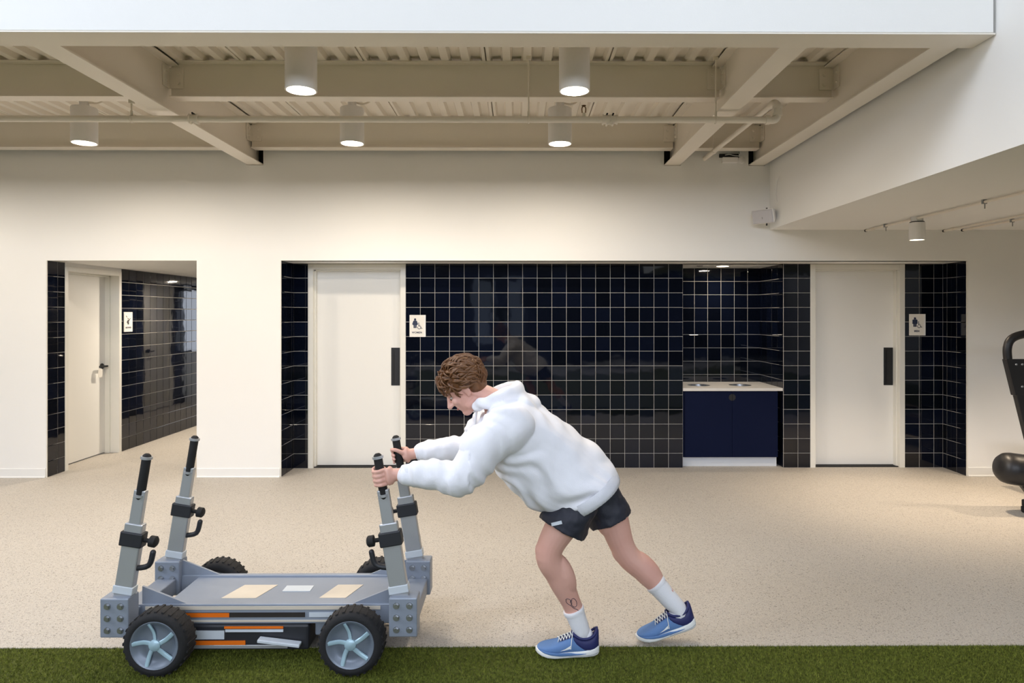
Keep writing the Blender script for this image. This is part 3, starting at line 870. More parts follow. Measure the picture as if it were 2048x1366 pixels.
for a, b in ((DX0, DXm - 0.0012), (DXm + 0.0012, DX1)):
    doors.append(MB().box(a, b, YA + 0.028, YA + 0.048, 0.107, cbot - 0.006).build('door', M['cabinet'], cabn, bevel=0.001))
MB().box(CX0 + 0.002, CX0 + 0.022, YA + 0.036, YA + 0.05, 0.107, cbot).build('filler', M['cabinet'], cabn)
# round finger pull, half on each door
for s, d in ((-1, doors[0]), (1, doors[1])):
    pts = [(DXm + s * 0.001, 0.752 - 0.036)] + [(DXm + s * (0.001 + 0.036 * math.sin(a)), 0.752 - 0.036 * math.cos(a)) for a in [math.pi * i / 14 for i in range(1, 14)]] + [(DXm + s * 0.001, 0.752 + 0.036)]
    MB().prism(pts, 'y', YA + 0.0245, YA + 0.030).build('finger_pull', M['black'], d)

# ================================================================== SIGNS
def text_mesh(body, size):
    cu = bpy.data.curves.new('text', 'FONT'); cu.body = body; cu.size = size; cu.align_x = 'CENTER'; cu.extrude = 0.0006; cu.space_character = 1.12; cu.offset = 0.0009
    to = bpy.data.objects.new('text', cu); COL.objects.link(to)
    dg = bpy.context.evaluated_depsgraph_get()
    me = bpy.data.meshes.new_from_object(to.evaluated_get(dg), depsgraph=dg)
    bpy.data.objects.remove(to, do_unlink=True)
    me.name = 'lettering'
    return me
def put_text(parent, body, size, loc, rot):
    me = text_mesh(body, size); me.materials.clear(); me.materials.append(M['sign_ink'])
    o = bpy.data.objects.new('lettering', me); COL.objects.link(o); o.parent = parent
    o.location = Vector(loc) - ORG[parent]; o.rotation_euler = rot
    return o
def disc(c, r, n=20): return [(c[0] + r * math.cos(2 * math.pi * i / n), c[1] + r * math.sin(2 * math.pi * i / n)) for i in range(n)]

def wheelchair(mb, cx, cz, s, y0, y1):
    ring = []
    n = 22; a0, a1 = math.radians(150), math.radians(395)
    out = [(cx + 0.020 * s * math.cos(a0 + (a1 - a0) * i / n), cz + 0.020 * s * math.sin(a0 + (a1 - a0) * i / n)) for i in range(n + 1)]
    inn = [(cx + 0.0142 * s * math.cos(a0 + (a1 - a0) * i / n), cz + 0.0142 * s * math.sin(a0 + (a1 - a0) * i / n)) for i in range(n + 1)]
    for i in range(n):
        mb.prism([out[i], out[i + 1], inn[i + 1], inn[i]], 'y', y0, y1)
    mb.prism(disc((cx - 0.006 * s, cz + 0.045 * s), 0.0055 * s, 14), 'y', y0, y1)
    mb.prism([(cx - 0.009 * s, cz + 0.038 * s), (cx - 0.003 * s, cz + 0.038 * s), (cx - 0.001 * s, cz + 0.012 * s), (cx - 0.008 * s, cz + 0.012 * s)], 'y', y0, y1)
    mb.prism([(cx - 0.004 * s, cz + 0.026 * s), (cx + 0.012 * s, cz + 0.024 * s), (cx + 0.012 * s, cz + 0.020 * s), (cx - 0.004 * s, cz + 0.022 * s)], 'y', y0, y1)
    mb.prism([(cx - 0.006 * s, cz + 0.015 * s), (cx + 0.014 * s, cz + 0.015 * s), (cx + 0.014 * s, cz + 0.010 * s), (cx - 0.006 * s, cz + 0.010 * s)], 'y', y0, y1)
    mb.prism([(cx + 0.010 * s, cz + 0.014 * s), (cx + 0.015 * s, cz + 0.014 * s), (cx + 0.028 * s, cz - 0.014 * s), (cx + 0.023 * s, cz - 0.016 * s)], 'y', y0, y1)
    mb.prism([(cx + 0.024 * s, cz - 0.012 * s), (cx + 0.024 * s, cz - 0.016 * s), (cx + 0.036 * s, cz - 0.011 * s), (cx + 0.035 * s, cz - 0.007 * s)], 'y', y0, y1)

def restroom_sign(x0, x1, z0, z1, word, label, woman):
    e = empty('restroom_sign', ((x0 + x1) / 2, YA - 0.004, z0), label, 'sign')
    y = YA - 0.0042
    pn = MB().box(x0, x1 - 0.016, y - 0.008, y, z0, z1).build('panel', M['sign'], e, bevel=0.001)
    MB().box(x1 - 0.016, x1, y - 0.010, y, z0, z1).build('edge_strip', M['trim'], e, bevel=0.001)
    yf = y - 0.0085; yb = y - 0.0079
    W = x1 - x0; cx = x0 + 0.345 * W; H = z1 - z0
    p = MB()
    p.prism(disc((cx, z0 + 0.795 * H), 0.0125), 'y', yf, yb)
    t, b, k = z0 + 0.745 * H, z0 + 0.535 * H, z0 + 0.405 * H
    if woman:
        p.prism([(cx - 0.016, t), (cx + 0.016, t), (cx + 0.021, t - 0.008), (cx + 0.031, t - 0.040), (cx + 0.024, t - 0.043), (cx + 0.018, t - 0.022), (cx + 0.026, b), (cx - 0.026, b), (cx - 0.018, t - 0.022), (cx - 0.024, t - 0.043), (cx - 0.031, t - 0.040), (cx - 0.021, t - 0.008)], 'y', yf, yb)
        p.box(cx - 0.0165, cx - 0.001, yf, yb, k, b).box(cx + 0.001, cx + 0.0165, yf, yb, k, b)
    else:
        p.prism([(cx - 0.022, t), (cx + 0.022, t), (cx + 0.027, t - 0.006), (cx + 0.027, b), (cx + 0.018, b), (cx + 0.018, t - 0.02), (cx + 0.0175, b), (cx - 0.0175, b), (cx - 0.018, t - 0.02), (cx - 0.018, b), (cx - 0.027, b), (cx - 0.027, t - 0.006)], 'y', yf, yb)
        p.box(cx - 0.017, cx - 0.001, yf, yb, k, b).box(cx + 0.001, cx + 0.017, yf, yb, k, b)
    p.build('figure', M['sign_ink'], pn)
    q = MB(); wheelchair(q, x0 + 0.60 * W, z0 + 0.435 * H, 1.0, yf, yb); q.build('wheelchair_symbol', M['sign_ink'], pn)
    put_text(pn, word, 0.026, (x0 + 0.46 * W, yf, z0 + 0.165 * H), (math.pi / 2, 0, 0))
restroom_sign(-1.165, -0.992, 1.405, 1.640, 'WOMEN', 'white WOMEN restroom sign on the dark tiles', True)
restroom_sign(4.196, 4.370, 1.420, 1.650, 'MEN', 'white MEN restroom sign on the dark tiles', False)

# shower sign on the passage wall (faces +x)
e = empty('shower_sign', (P_L + 0.004, 8.2, 1.44), 'white SHOWER sign with a bathing figure on the passage tiles', 'sign')
sy0, sy1, sz0, sz1 = 8.10, 8.275, 1.435, 1.675
xx = P_L + 0.0042
pn = MB().box(xx, xx + 0.008, sy0, sy1, sz0, sz1).build('panel', M['sign'], e, bevel=0.001)
xf = xx + 0.0086; xbk = xx + 0.0079
M['ink_brown'] = mat('sign_ink_dark', lin(44, 40, 42), 0.5, var=(30, 0.1))
def px(mb, poly): mb.prism([(sy0 + a * (sy1 - sy0), sz0 + b * (sz1 - sz0)) for a, b in poly], 'x', xbk, xf)
p = MB()
px(p, [(0.46 + 0.05 * math.cos(t), 0.655 + 0.036 * math.sin(t)) for t in [i * math.pi / 8 for i in range(16)]])
px(p, [(0.42, 0.60), (0.55, 0.60), (0.56, 0.40), (0.40, 0.40)])
px(p, [(0.53, 0.60), (0.70, 0.69), (0.76, 0.69), (0.58, 0.54)])
px(p, [(0.42, 0.60), (0.30, 0.50), (0.34, 0.44), (0.44, 0.52)])
px(p, [(0.30, 0.50), (0.42, 0.47), (0.42, 0.43), (0.32, 0.44)])
px(p, [(0.40, 0.40), (0.56, 0.40), (0.57, 0.37), (0.39, 0.37)])
p.build('figure', M['ink_brown'], pn)
p = MB()
px(p, [(0.18, 0.81), (0.24, 0.82), (0.37, 0.735), (0.31, 0.715)])
for a, b in ((0.36, 0.70), (0.40, 0.715), (0.33, 0.68), (0.40, 0.68), (0.44, 0.70)):
    px(p, [(a, b), (a + 0.012, b), (a + 0.03, b - 0.02), (a + 0.018, b - 0.02)])
p.build('shower_spray', M['ink_brown'], pn)
put_text(pn, 'SHOWER', 0.026, (xf, (sy0 + sy1) / 2, sz0 + 0.175 * (sz1 - sz0)), (math.pi / 2, 0, math.pi / 2))
# ================================================================== TURF
def turf_mat(name, fine, k=1.0):
    m = bpy.data.materials.new(name)
    nt, N, L, B = nodes_of(m)
    tc = N.new('ShaderNodeTexCoord')
    nz = N.new('ShaderNodeTexNoise'); nz.inputs['Scale'].default_value = fine; nz.inputs['Detail'].default_value = 4
    L.new(tc.outputs['Object'], nz.inputs['Vector'])
    cr = N.new('ShaderNodeValToRGB')
    cr.color_ramp.elements[0].position = 0.3; cr.color_ramp.elements[0].color = lin(60 * k, 68 * k, 24 * k)
    cr.color_ramp.elements[1].position = 0.72; cr.color_ramp.elements[1].color = lin(134 * k, 144 * k, 56 * k)
    L.new(nz.outputs['Fac'], cr.inputs['Fac']); L.new(cr.outputs['Color'], B.inputs['Base Color'])
    B.inputs['Roughness'].default_value = 0.7
    B.inputs['Specular IOR Level'].default_value = 0.25
    return m
tb = MB().box(XL, XR, -5.0, Y_TURF, -0.08, -0.004).build('floor_turf', turf_mat('turf_base_shaded', 140, 0.76))  # base colour darkened to imitate the self-shadowing of the blades
S(tb, 'green artificial turf lane backing', 'floor')
nb = 290000
bx = rng.uniform(-3.4, 3.4, nb); by = Y_TURF - rng.uniform(0, 1, nb) ** 1.0 * 0.80
hgt = rng.uniform(0.007, 0.014, nb); ang = rng.uniform(0, 2 * np.pi, nb); lean = rng.normal(0, 0.006, (nb, 2)); wid = 0.0013
vs = np.empty((nb, 3, 3))
vs[:, 0] = np.stack([bx - wid * np.cos(ang), by - wid * np.sin(ang), np.full(nb, -0.004)], 1)
vs[:, 1] = np.stack([bx + wid * np.cos(ang), by + wid * np.sin(ang), np.full(nb, -0.004)], 1)
vs[:, 2] = np.stack([bx + lean[:, 0], by + lean[:, 1], hgt - 0.004], 1)
me = bpy.data.meshes.new('turf_pile')
me.vertices.add(nb * 3); me.loops.add(nb * 3); me.polygons.add(nb)
me.vertices.foreach_set('co', vs.ravel())
me.loops.foreach_set('vertex_index', np.arange(nb * 3, dtype=np.int32))
me.polygons.foreach_set('loop_start', np.arange(0, nb * 3, 3, dtype=np.int32))
me.update(calc_edges=True)
me.materials.append(turf_mat('turf_blades', 60))
to = bpy.data.objects.new('turf_pile', me); COL.objects.link(to)
tag(to, 'short green artificial turf pile along the bottom edge', 'turf', kind='stuff')

# ================================================================== BLACK MACHINE AT THE RIGHT EDGE
M['mach'] = mat('machine_black', lin(30, 29, 31), 0.42, var=(12, 0.2), bump=(200, 0.03))
M['slat'] = mat('slat_brown_black', lin(46, 40, 38), 0.55, var=(20, 0.25))
mc = empty('treadmill', (4.8, 5.6, 0), 'black fitness machine with loop handle cut off at the right edge', 'exercise machine')
MY = 5.55
def side_frame(y0, dx=0.0):
    # plate
    p = [(4.055, 1.272), (4.13, 0.97), (4.145, 0.97), (4.28, 0.43), (4.43, 0.43), (4.30, 0.97), (4.27, 1.272)]
    MB().prism(p, 'y', y0, y0 + 0.05).build('upright', M['mach'], mc, bevel=0.006)
    pl = MB().prism([(4.055, 1.275), (4.13, 0.975), (4.30, 0.975), (4.27, 1.275)], 'y', y0 - 0.008, y0).build('gusset_plate', M['mach'], mc, bevel=0.002)
    for bx_, bz in ((4.135, 1.23), (4.185, 1.23), (4.185, 1.045), (4.235, 1.045)):
        MB().lathe([(0.011, 0.0), (0.011, 0.003), (0.007, 0.008), (0.0, 0.009)], (bx_, y0 - 0.008, bz), axis=(0, -1, 0), n=14).build('bolt', M['steel'], pl, smooth=True)
    MB().tube([(4.09, y0 + 0.025, 1.26), (4.085, y0 + 0.025, 1.36), (4.115, y0 + 0.025, 1.435), (4.20, y0 + 0.025, 1.475), (4.35, y0 + 0.025, 1.49), (4.62, y0 + 0.025, 1.49)], 0.030, 0.034, up=(0, 1, 0), n=16, sub=6).build('loop_handle', M['mach'], mc, smooth=True)
side_frame(MY)
# rear roller housing
MB().lathe([(0.0, 0.0), (0.055, 0.004), (0.098, 0.022), (0.122, 0.055), (0.130, 0.10), (0.132, 0.20)], (3.975, MY - 0.02, 0.385), axis=(1, 0, -0.16), n=32).build('roller_end', M['mach'], mc, smooth=True)
bd = MB().lathe([(0.120, 0.0), (0.136, 0.006), (0.136, 1.4), (0.12, 1.41)], (4.17, MY - 0.02, 0.355), axis=(1, 0, -0.16), n=10)
bd.build('motor_cover', M['slat'], mc, bevel=0.004)
for k in range(14):
    x_ = 4.80 + k * 0.095; z_ = 0.50 + 0.0 - 0.012 * math.sin(k / 13 * math.pi) * 6
    MB().box(x_, x_ + 0.085, MY + 0.13, MY + 0.60, z_, z_ + 0.025).build('slat', M['slat'], mc, bevel=0.006)
fl = MB()
fl.prism([(4.13, 0.27), (4.42, 0.21), (4.33, 0.10), (4.26, 0.10)], 'y', MY - 0.03, MY + 0.01)
fl.build('leg_bracket', M['mach'], mc, bevel=0.003)
for yy in (MY - 0.01,):
    for x_ in (4.175, 5.45):
        MB().lathe([(0.045, 0.0), (0.05, 0.008), (0.05, 0.045), (0.03, 0.05), (0.045, 0.055), (0.045, 0.10), (0.03, 0.105), (0.02, 0.16)], (x_ + 0.06, yy, 0.0), n=20).build('foot', M['black_rubber'], mc, smooth=True)
MB().box(4.80, 5.9, MY + 0.05, MY + 0.58, 0.17, 0.24).build('base_frame', M['mach'], mc, bevel=0.01)
MB().box(5.73, 5.85, MY - 0.02, MY + 0.64, 0.11, 0.40).build('front_frame', M['mach'], mc, bevel=0.01)

# ================================================================== WHEELED PUSH SLED
M['sled_grey'] = mat('sled_grey_blue', lin(146, 155, 170), 0.42, 0.15, var=(9, 0.08))
M['sled_silver'] = mat('sled_silver', lin(186, 189, 194), 0.36, 0.5, var=(12, 0.08))
M['sled_dark'] = mat('sled_dark', lin(38, 40, 46), 0.5, var=(9, 0.15))
M['orange'] = mat('decal_orange', lin(236, 116, 22), 0.45, var=(20, 0.1))
M['decal_pale'] = mat('decal_pale', lin(206, 214, 222), 0.45, var=(20, 0.08))
M['decal_cream'] = mat('decal_cream', lin(216, 206, 190), 0.45, var=(20, 0.08))
M['hub_blue'] = mat('hub_pale_blue', lin(172, 202, 216), 0.35, 0.2, var=(14, 0.1))
M['hub_grey'] = mat('hub_grey', lin(122, 132, 146), 0.38, 0.25, var=(14, 0.12))
M['tyre'] = mat('tyre_rubber', lin(30, 30, 33), 0.8, var=(25, 0.25), bump=(70, 0.2))
sl = empty('push_sled', (-1.2, 3.4, 0), 'grey four wheeled push sled with upright posts on the turf edge', 'push sled')
SX0, SX1 = -1.90, -0.50
YS = 3.40
# chassis: deck, side rails, gearbox
ch = MB().box(-1.70, -0.62, YS - 0.165, YS + 0.175, 0.225, 0.250).build('deck', M['sled_grey'], sl, bevel=0.004)
for (xa, xb) in ((-1.46, -1.24), (-0.98, -0.80)):
    MB().prism([(xa, YS - 0.10), (xb - 0.05, YS - 0.10), (xb, YS + 0.06), (xa + 0.05, YS + 0.06)], 'z', 0.2495, 0.2525).build('deck_pad', M['decal_cream'], ch)
MB().box(-1.19, -1.05, YS - 0.02, YS + 0.05, 0.2495, 0.2530).build('maker_plate', M['decal_pale'], ch, bevel=0.001)
for yy, n in ((YS - 0.178, 'near'), (YS + 0.178, 'far')):
    MB().box(SX0 + 0.04, SX1 - 0.04, yy - 0.014, yy + 0.014, 0.168, 0.262).build('side_rail', M['sled_grey'], sl, bevel=0.004)
yf_ = YS - 0.192
MB().box(-1.78, -0.66, yf_ - 0.003, yf_, 0.236, 0.252).build('rail_stripe', M['decal_cream'], sl)
MB().box(-1.78, -0.66, yf_ - 0.003, yf_, 0.178, 0.186).build('rail_stripe', M['decal_cream'], sl)
MB().box(-1.70, -1.02, yf_ - 0.003, yf_, 0.200, 0.222).build('rail_decal', M['slat'], sl)
MB().box(-1.60, -1.38, yf_ - 0.005, yf_, 0.201, 0.221).build('orange_decal', M['orange'], sl)
MB().box(-1.00, -0.75, yf_ - 0.003, yf_, 0.200, 0.222).build('pale_decal', M['decal_pale'], sl)
gb = MB().box(-1.60, -1.00, YS - 0.20, YS + 0.20, 0.045, 0.168).build('gearbox', M['sled_dark'], sl, bevel=0.012)
yg = YS - 0.20
MB().box(-1.585, -1.10, yg - 0.004, yg, 0.055, 0.072).build('gearbox_lip', M['sled_silver'], gb, bevel=0.002)
MB().box(-1.545, -1.40, yg - 0.005, yg, 0.100, 0.140).build('warning_label', M['decal_pale'], gb)
MB().box(-1.54, -1.30, yg - 0.005, yg, 0.073, 0.092).build('orange_decal', M['orange'], gb)
MB().box(-1.40, -1.12, yg - 0.005, yg, 0.150, 0.160).build('orange_decal', M['orange'], gb)
MB().box(-1.395, -1.12, yg - 0.005, yg, 0.134, 0.146).build('pale_decal', M['decal_pale'], gb)
MB().box(-0.98, -0.80, YS - 0.17, YS + 0.17, 0.10, 0.168).build('rear_block', M['sled_grey'], sl, bevel=0.008)
MB().obox((-1.13, YS - 0.225, 0.096), V(0.97, 0, -0.12).normalized(), V(0, 1, 0), V(0.12, 0, 0.97).normalized(), 0.10, 0.02, 0.008).build('shift_pedal', M['decal_pale'], sl, bevel=0.004)
# wheels
WR = 0.149
for wx in (-1.645, -0.762):
    MB().cyl((wx, 3.10, WR), (wx, 3.70, WR), 0.018, n=16).build('axle', M['steel'], sl, smooth=True)
    MB().box(wx - 0.045, wx + 0.045, YS - 0.19, YS + 0.19, WR - 0.03, 0.225).build('axle_block', M['sled_dark'], sl, bevel=0.006)
    for wy, s in ((3.085, -1), (3.705, 1)):
        prof = [(0.095, -0.045), (0.118, -0.056), (0.136, -0.052), (0.146, -0.034), (WR, 0.0), (0.146, 0.034), (0.136, 0.052), (0.118, 0.056), (0.095, 0.045)]
        t = MB().lathe([(r, h) for r, h in prof], (wx, wy, WR), axis=(0, 1, 0), n=48)
        t.f = t.f[:-2]
        to_ = t.build('tyre', M['tyre'], sl, smooth=True, angle=60)
        for q in range(28):
            a = 2 * math.pi * q / 28
            ra = V(math.cos(a), 0, math.sin(a)); ta = V(-math.sin(a), 0, math.cos(a))
            MB().obox(V(wx, wy, WR) + ra * 0.1455, ta, V(0, 1, 0), ra, 0.006, 0.040, 0.004).build('tread_block', M['tyre'], to_)
        hub = MB().lathe([(0.0, -0.040), (0.03, -0.042), (0.06, -0.030), (0.088, -0.034), (0.098, -0.050), (0.108, -0.052), (0.112, -0.046), (0.10, 0.0), (0.0, 0.0)], (wx, wy, WR), axis=(0, -s, 0), n=40) if False else \
              MB().lathe([(0.0, 0.040), (0.03, 0.042), (0.06, 0.030), (0.088, 0.034), (0.098, 0.050), (0.108, 0.054), (0.113, 0.048), (0.10, 0.0), (0.0, 0.0)], (wx, wy, WR), axis=(0, s, 0), n=40)
        ho = hub.build('hub', M['hub_grey'], sl, smooth=True, angle=50)
        for q in range(5):
            a = 2 * math.pi * q / 5 + 0.3
            ra = V(math.cos(a), 0, math.sin(a)); ta = V(-math.sin(a), 0, math.cos(a))
            MB().tube([V(wx, wy + s * 0.043, WR) + ra * 0.02, V(wx, wy + s * 0.040, WR) + ra * 0.055 + ta * 0.008, V(wx, wy + s * 0.048, WR) + ra * 0.097 + ta * 0.028], 0.0105, 0.006, n=8, sub=4).build('spoke', M['hub_blue'], ho, smooth=True)
        MB().lathe([(0.026, 0.040), (0.026, 0.050), (0.018, 0.056), (0.0, 0.057)], (wx, wy, WR), axis=(0, s, 0), n=24).build('hub_cap', M['hub_blue'], ho, smooth=True)
# upright push posts: (base x, base y, top x) leaning inward
GR = {}
def post(xb, xt, y, s):
    """flat post from the chassis end, black grip at top"""
    A = V(xb, y, 0.22); T = V(xt, y, 0.985)
    ax = (T - A).normalized(); ex = V(0, 1, 0).cross(ax).normalized()
    P = lambda t: A + (T - A) * t
    base = MB().box(xb - 0.065, xb + 0.065, y - 0.045, y + 0.045, 0.165, 0.345).build('post_socket', M['sled_grey'], sl, bevel=0.006)
    for zz in (0.20, 0.255, 0.31):
        hexbolt(MB(), (xb - 0.03, y - 0.045, zz), (0, -1, 0), 0.011).build('bolt', M['steel'], base)
        hexbolt(MB(), (xb + 0.03, y - 0.045, zz), (0, -1, 0), 0.011).build('bolt', M['steel'], base)
    m = MB(); c = (P(0.02) + P(0.60)) / 2; h = (P(0.60) - P(0.02)).length / 2
    m.obox(c, ex, V(0, 1, 0), ax, 0.042, 0.020, h); po = m.build('post', M['sled_silver'], sl, bevel=0.006)
    c = (P(0.58) + P(0.80)) / 2; h = (P(0.80) - P(0.58)).length / 2
    MB().obox(c, ex, V(0, 1, 0), ax, 0.027, 0.016, h).build('post_neck', M['sled_silver'], po, bevel=0.005)
    MB().obox(P(0.505), ex, V(0, 1, 0), ax, 0.052, 0.027, 0.034).build('collar', M['sled_dark'], po, bevel=0.006)
    MB().lathe([(0.010, 0.0), (0.010, 0.025), (0.026, 0.03), (0.026, 0.055), (0.018, 0.062), (0.0, 0.063)], P(0.505) + ex * (0.05 * s), axis=ex * s, n=18).build('knob', M['black_rubber'], po, smooth=True)
    MB().obox(P(0.20), ex, V(0, 1, 0), ax, 0.046, 0.024, 0.018).build('collar_band', M['decal_pale'], po, bevel=0.003)
    MB().tube([P(0.33) + ex * (s * 0.03), P(0.36) + ex * (s * 0.09), P(0.44) + ex * (s * 0.10)], 0.013, n=10, sub=4, round_ends=True).build('hook', M['sled_dark'], po, smooth=True)
    MB().tube([P(0.76), P(0.995)], 0.0205, n=20, round_ends=True).build('grip', M['black_rubber'], sl, smooth=True)
    for t in (0.765, 0.995):
        MB().cyl(P(t) - ax * 0.006, P(t) + ax * 0.006, 0.026, n=20).build('grip_ring', M['sled_silver'], po, smooth=True)
    return P
Pn = post(-0.53, -0.655, 3.12, -1)
Pf = post(-0.53, -0.655, 3.58, -1)
post(-1.85, -1.725, 3.12, 1)
post(-1.85, -1.725, 3.58, 1)
for xx, s in ((-0.53, 1), (-1.85, -1)):
    MB().box(xx - 0.05, xx + 0.05, 3.165, 3.535, 0.175, 0.255).build('cross_member', M['sled_grey'], sl, bevel=0.006)
    xi = xx - s * 0.35
    a, b = sorted((xx, xi))
    for yy in (YS - 0.178, YS + 0.178):
        MB().prism([(xx - s * 0.05, 0.262), (xx - s * 0.05, 0.345), (xx - s * 0.26, 0.262)], 'y', yy - 0.006, yy + 0.006).build('gusset', M['sled_grey'], sl)
# ================================================================== PERSON PUSHING THE SLED
M['skin'] = mat('skin', lin(228, 184, 168), 0.5, var=(7, 0.1), col2=lin(212, 156, 142), bump=(140, 0.03))
M['hoodie'] = mat('hoodie_fleece', lin(240, 241, 248), 0.85, var=(18, 0.06), bump=(260, 0.12), sheen=0.2, spec=0.2)
M['hoodie_rib'] = mat('hoodie_rib', lin(232, 234, 243), 0.85, var=(40, 0.1), bump=(300, 0.2), spec=0.2)
M['shorts'] = mat('shorts_dark', lin(40, 43, 56), 0.65, var=(14, 0.25), bump=(180, 0.1))
M['hair'] = mat('hair_brown', lin(128, 86, 50), 0.45, var=(50, 0.4), col2=lin(74, 46, 28))
M['sock'] = mat('sock_white', lin(238, 239, 244), 0.9, var=(30, 0.04), bump=(300, 0.2), spec=0.2)
M['shoe_blue'] = mat('shoe_blue_knit', lin(96, 134, 188), 0.7, var=(22, 0.18), bump=(420, 0.15))
M['shoe_navy'] = mat('shoe_navy', lin(36, 42, 98), 0.6, var=(30, 0.2), bump=(300, 0.1))
M['shoe_white'] = mat('shoe_white', lin(236, 238, 236), 0.6, var=(20, 0.04))
M['tattoo'] = mat('tattoo_ink', lin(92, 76, 84), 0.6, var=(40, 0.15))
M['lips'] = mat('lips', lin(186, 112, 104), 0.45, var=(60, 0.1))
M['eye'] = mat('eye_white', lin(196, 182, 172), 0.3, var=(30, 0.05))
M['iris'] = mat('iris_brown', lin(70, 48, 34), 0.2, var=(60, 0.2))

YC = 3.34
X_, Y_, Z_ = V(1, 0, 0), V(0, 1, 0), V(0, 0, 1)
LEG_L = [((0.345, YC - 0.090, 0.870), 0.078), ((0.25, YC - 0.125, 0.70), 0.083), ((0.145, YC - 0.140, 0.515), 0.064), ((0.196, YC - 0.12, 0.385), 0.061), ((0.262, YC - 0.103, 0.235), 0.046), ((0.305, YC - 0.10, 0.115), 0.036)]
LEG_R = [((0.352, YC + 0.085, 0.865), 0.078), ((0.46, YC + 0.075, 0.66), 0.082), ((0.539, YC + 0.055, 0.445), 0.062), ((0.640, YC + 0.045, 0.345), 0.059), ((0.732, YC + 0.03, 0.248), 0.045), ((0.808, YC + 0.02, 0.158), 0.036)]
SH_L, EL_L, WR_L = V(-0.075, YC - 0.195, 1.125), V(-0.265, YC - 0.275, 0.905), V(-0.535, 3.115, 0.905)
SH_R, EL_R, WR_R = V(-0.075, YC + 0.195, 1.125), V(-0.275, YC + 0.275, 0.925), V(-0.535, 3.585, 0.905)
HC = V(-0.272, YC, 1.278)
HF = V(-0.77, -0.06, -0.64).normalized(); HL = Z_.cross(HF).normalized(); HU = HF.cross(HL).normalized()
if HU.z < 0: HU = -HU
HL = HU.cross(HF).normalized()      # person's left
H = lambda f, l, u: HC + HF * f + HL * l + HU * u

b = MB()
# legs
for leg in (LEG_L, LEG_R):
    b.tube([q[0] for q in leg], [q[1] for q in leg], n=20, sub=6, round_ends=True, up=(0, 1, 0))
# calf and knee mass
for leg, s in ((LEG_L, 1), (LEG_R, 1)):
    k = V(*leg[2][0]); a = V(*leg[5][0]); ax = (a - k).normalized(); back = (X_ - ax * X_.dot(ax)).normalized()
    side_ = ax.cross(back)
    b.ellipsoid(k + ax * 0.135 + back * 0.020, side_, back, ax, 0.052, 0.055, 0.115)
    b.ellipsoid(k - back * 0.018, side_, back, ax, 0.046, 0.048, 0.062)
    h = V(*leg[0][0])
    b.ellipsoid(h + (k - h) * 0.45 - back * 0.012, side_, back, (k - h).normalized(), 0.078, 0.082, 0.17)
# feet (inside the shoes)
b.tube([(0.310, YC - 0.10, 0.075), (0.27, YC - 0.10, 0.055), (0.19, YC - 0.10, 0.042)], [0.034, 0.030, 0.014], n=12, sub=3, round_ends=True)
b.tube([(0.802, YC + 0.02, 0.140), (0.765, YC + 0.02, 0.100), (0.705, YC + 0.02, 0.068)], [0.032, 0.026, 0.012], n=12, sub=3, round_ends=True)
# trunk: pelvis -> chest -> shoulders
b.tube([(0.355, YC, 0.85), (0.275, YC, 0.895), (0.165, YC, 0.965), (0.055, YC, 1.035), (-0.04, YC, 1.10), (-0.10, YC, 1.165)], [0.150, 0.150, 0.145, 0.165, 0.172, 0.10], [0.095, 0.095, 0.090, 0.100, 0.092, 0.070], up=(0, 1, 0), n=24, sub=5, round_ends=True)
b.tube([SH_L, (-0.06, YC, 1.165), SH_R], [0.062, 0.085, 0.062], n=16, sub=4, round_ends=True)
# neck
b.tube([(-0.075, YC, 1.185), (-0.145, YC, 1.225), H(-0.025, 0, -0.05)], [0.068, 0.060, 0.058], n=16, sub=4, round_ends=True, up=(0, 1, 0))
# skull and face
b.ellipsoid(H(-0.012, 0, 0.030), HF, HL, HU, 0.098, 0.077, 0.092, 24, 16)
b.ellipsoid(H(0.022, 0, -0.040), HF, HL, HU, 0.068, 0.060, 0.082, 20, 14)
b.ellipsoid(H(0.055, 0, -0.098), HF, HL, HU, 0.030, 0.032, 0.024)
b.ellipsoid(H(0.072, 0, 0.028), HF, HL, HU, 0.022, 0.054, 0.014)
b.tube([H(0.084, 0, 0.018), H(0.101, 0, -0.010), H(0.112, 0, -0.028)], [0.009, 0.011, 0.014], n=12, sub=3, round_ends=True)
for s in (-1, 1):
    b.ellipsoid(H(0.095, s * 0.012, -0.030), HF, HL, HU, 0.012, 0.009, 0.008)
    b.ellipsoid(H(0.066, s * 0.040, -0.020), HF, HL, HU, 0.022, 0.022, 0.020)
    b.ellipsoid(H(0.010, s * 0.050, -0.075), HF, HL, HU, 0.040, 0.014, 0.024)
    b.ellipsoid(H(-0.008, s * 0.079, -0.010), (HF + HL * (-s * 0.5)).normalized(), HL, HU, 0.019, 0.007, 0.031)
    b.ellipsoid(H(-0.003, s * 0.077, -0.034), HF, HL, HU, 0.010, 0.006, 0.010)
# arms
for sh, el, wr in ((SH_L, EL_L, WR_L), (SH_R, EL_R, WR_R)):
    mid = (sh + el) / 2
    b.tube([sh, mid, el], [0.060, 0.054, 0.043], n=16, sub=4, round_ends=True)
    b.tube([el, el + (wr - el) * 0.3, el + (wr - el) * 0.7, wr], [0.043, 0.046, 0.035, 0.028], [0.043, 0.046, 0.037, 0.031], n=16, sub=4, round_ends=True)
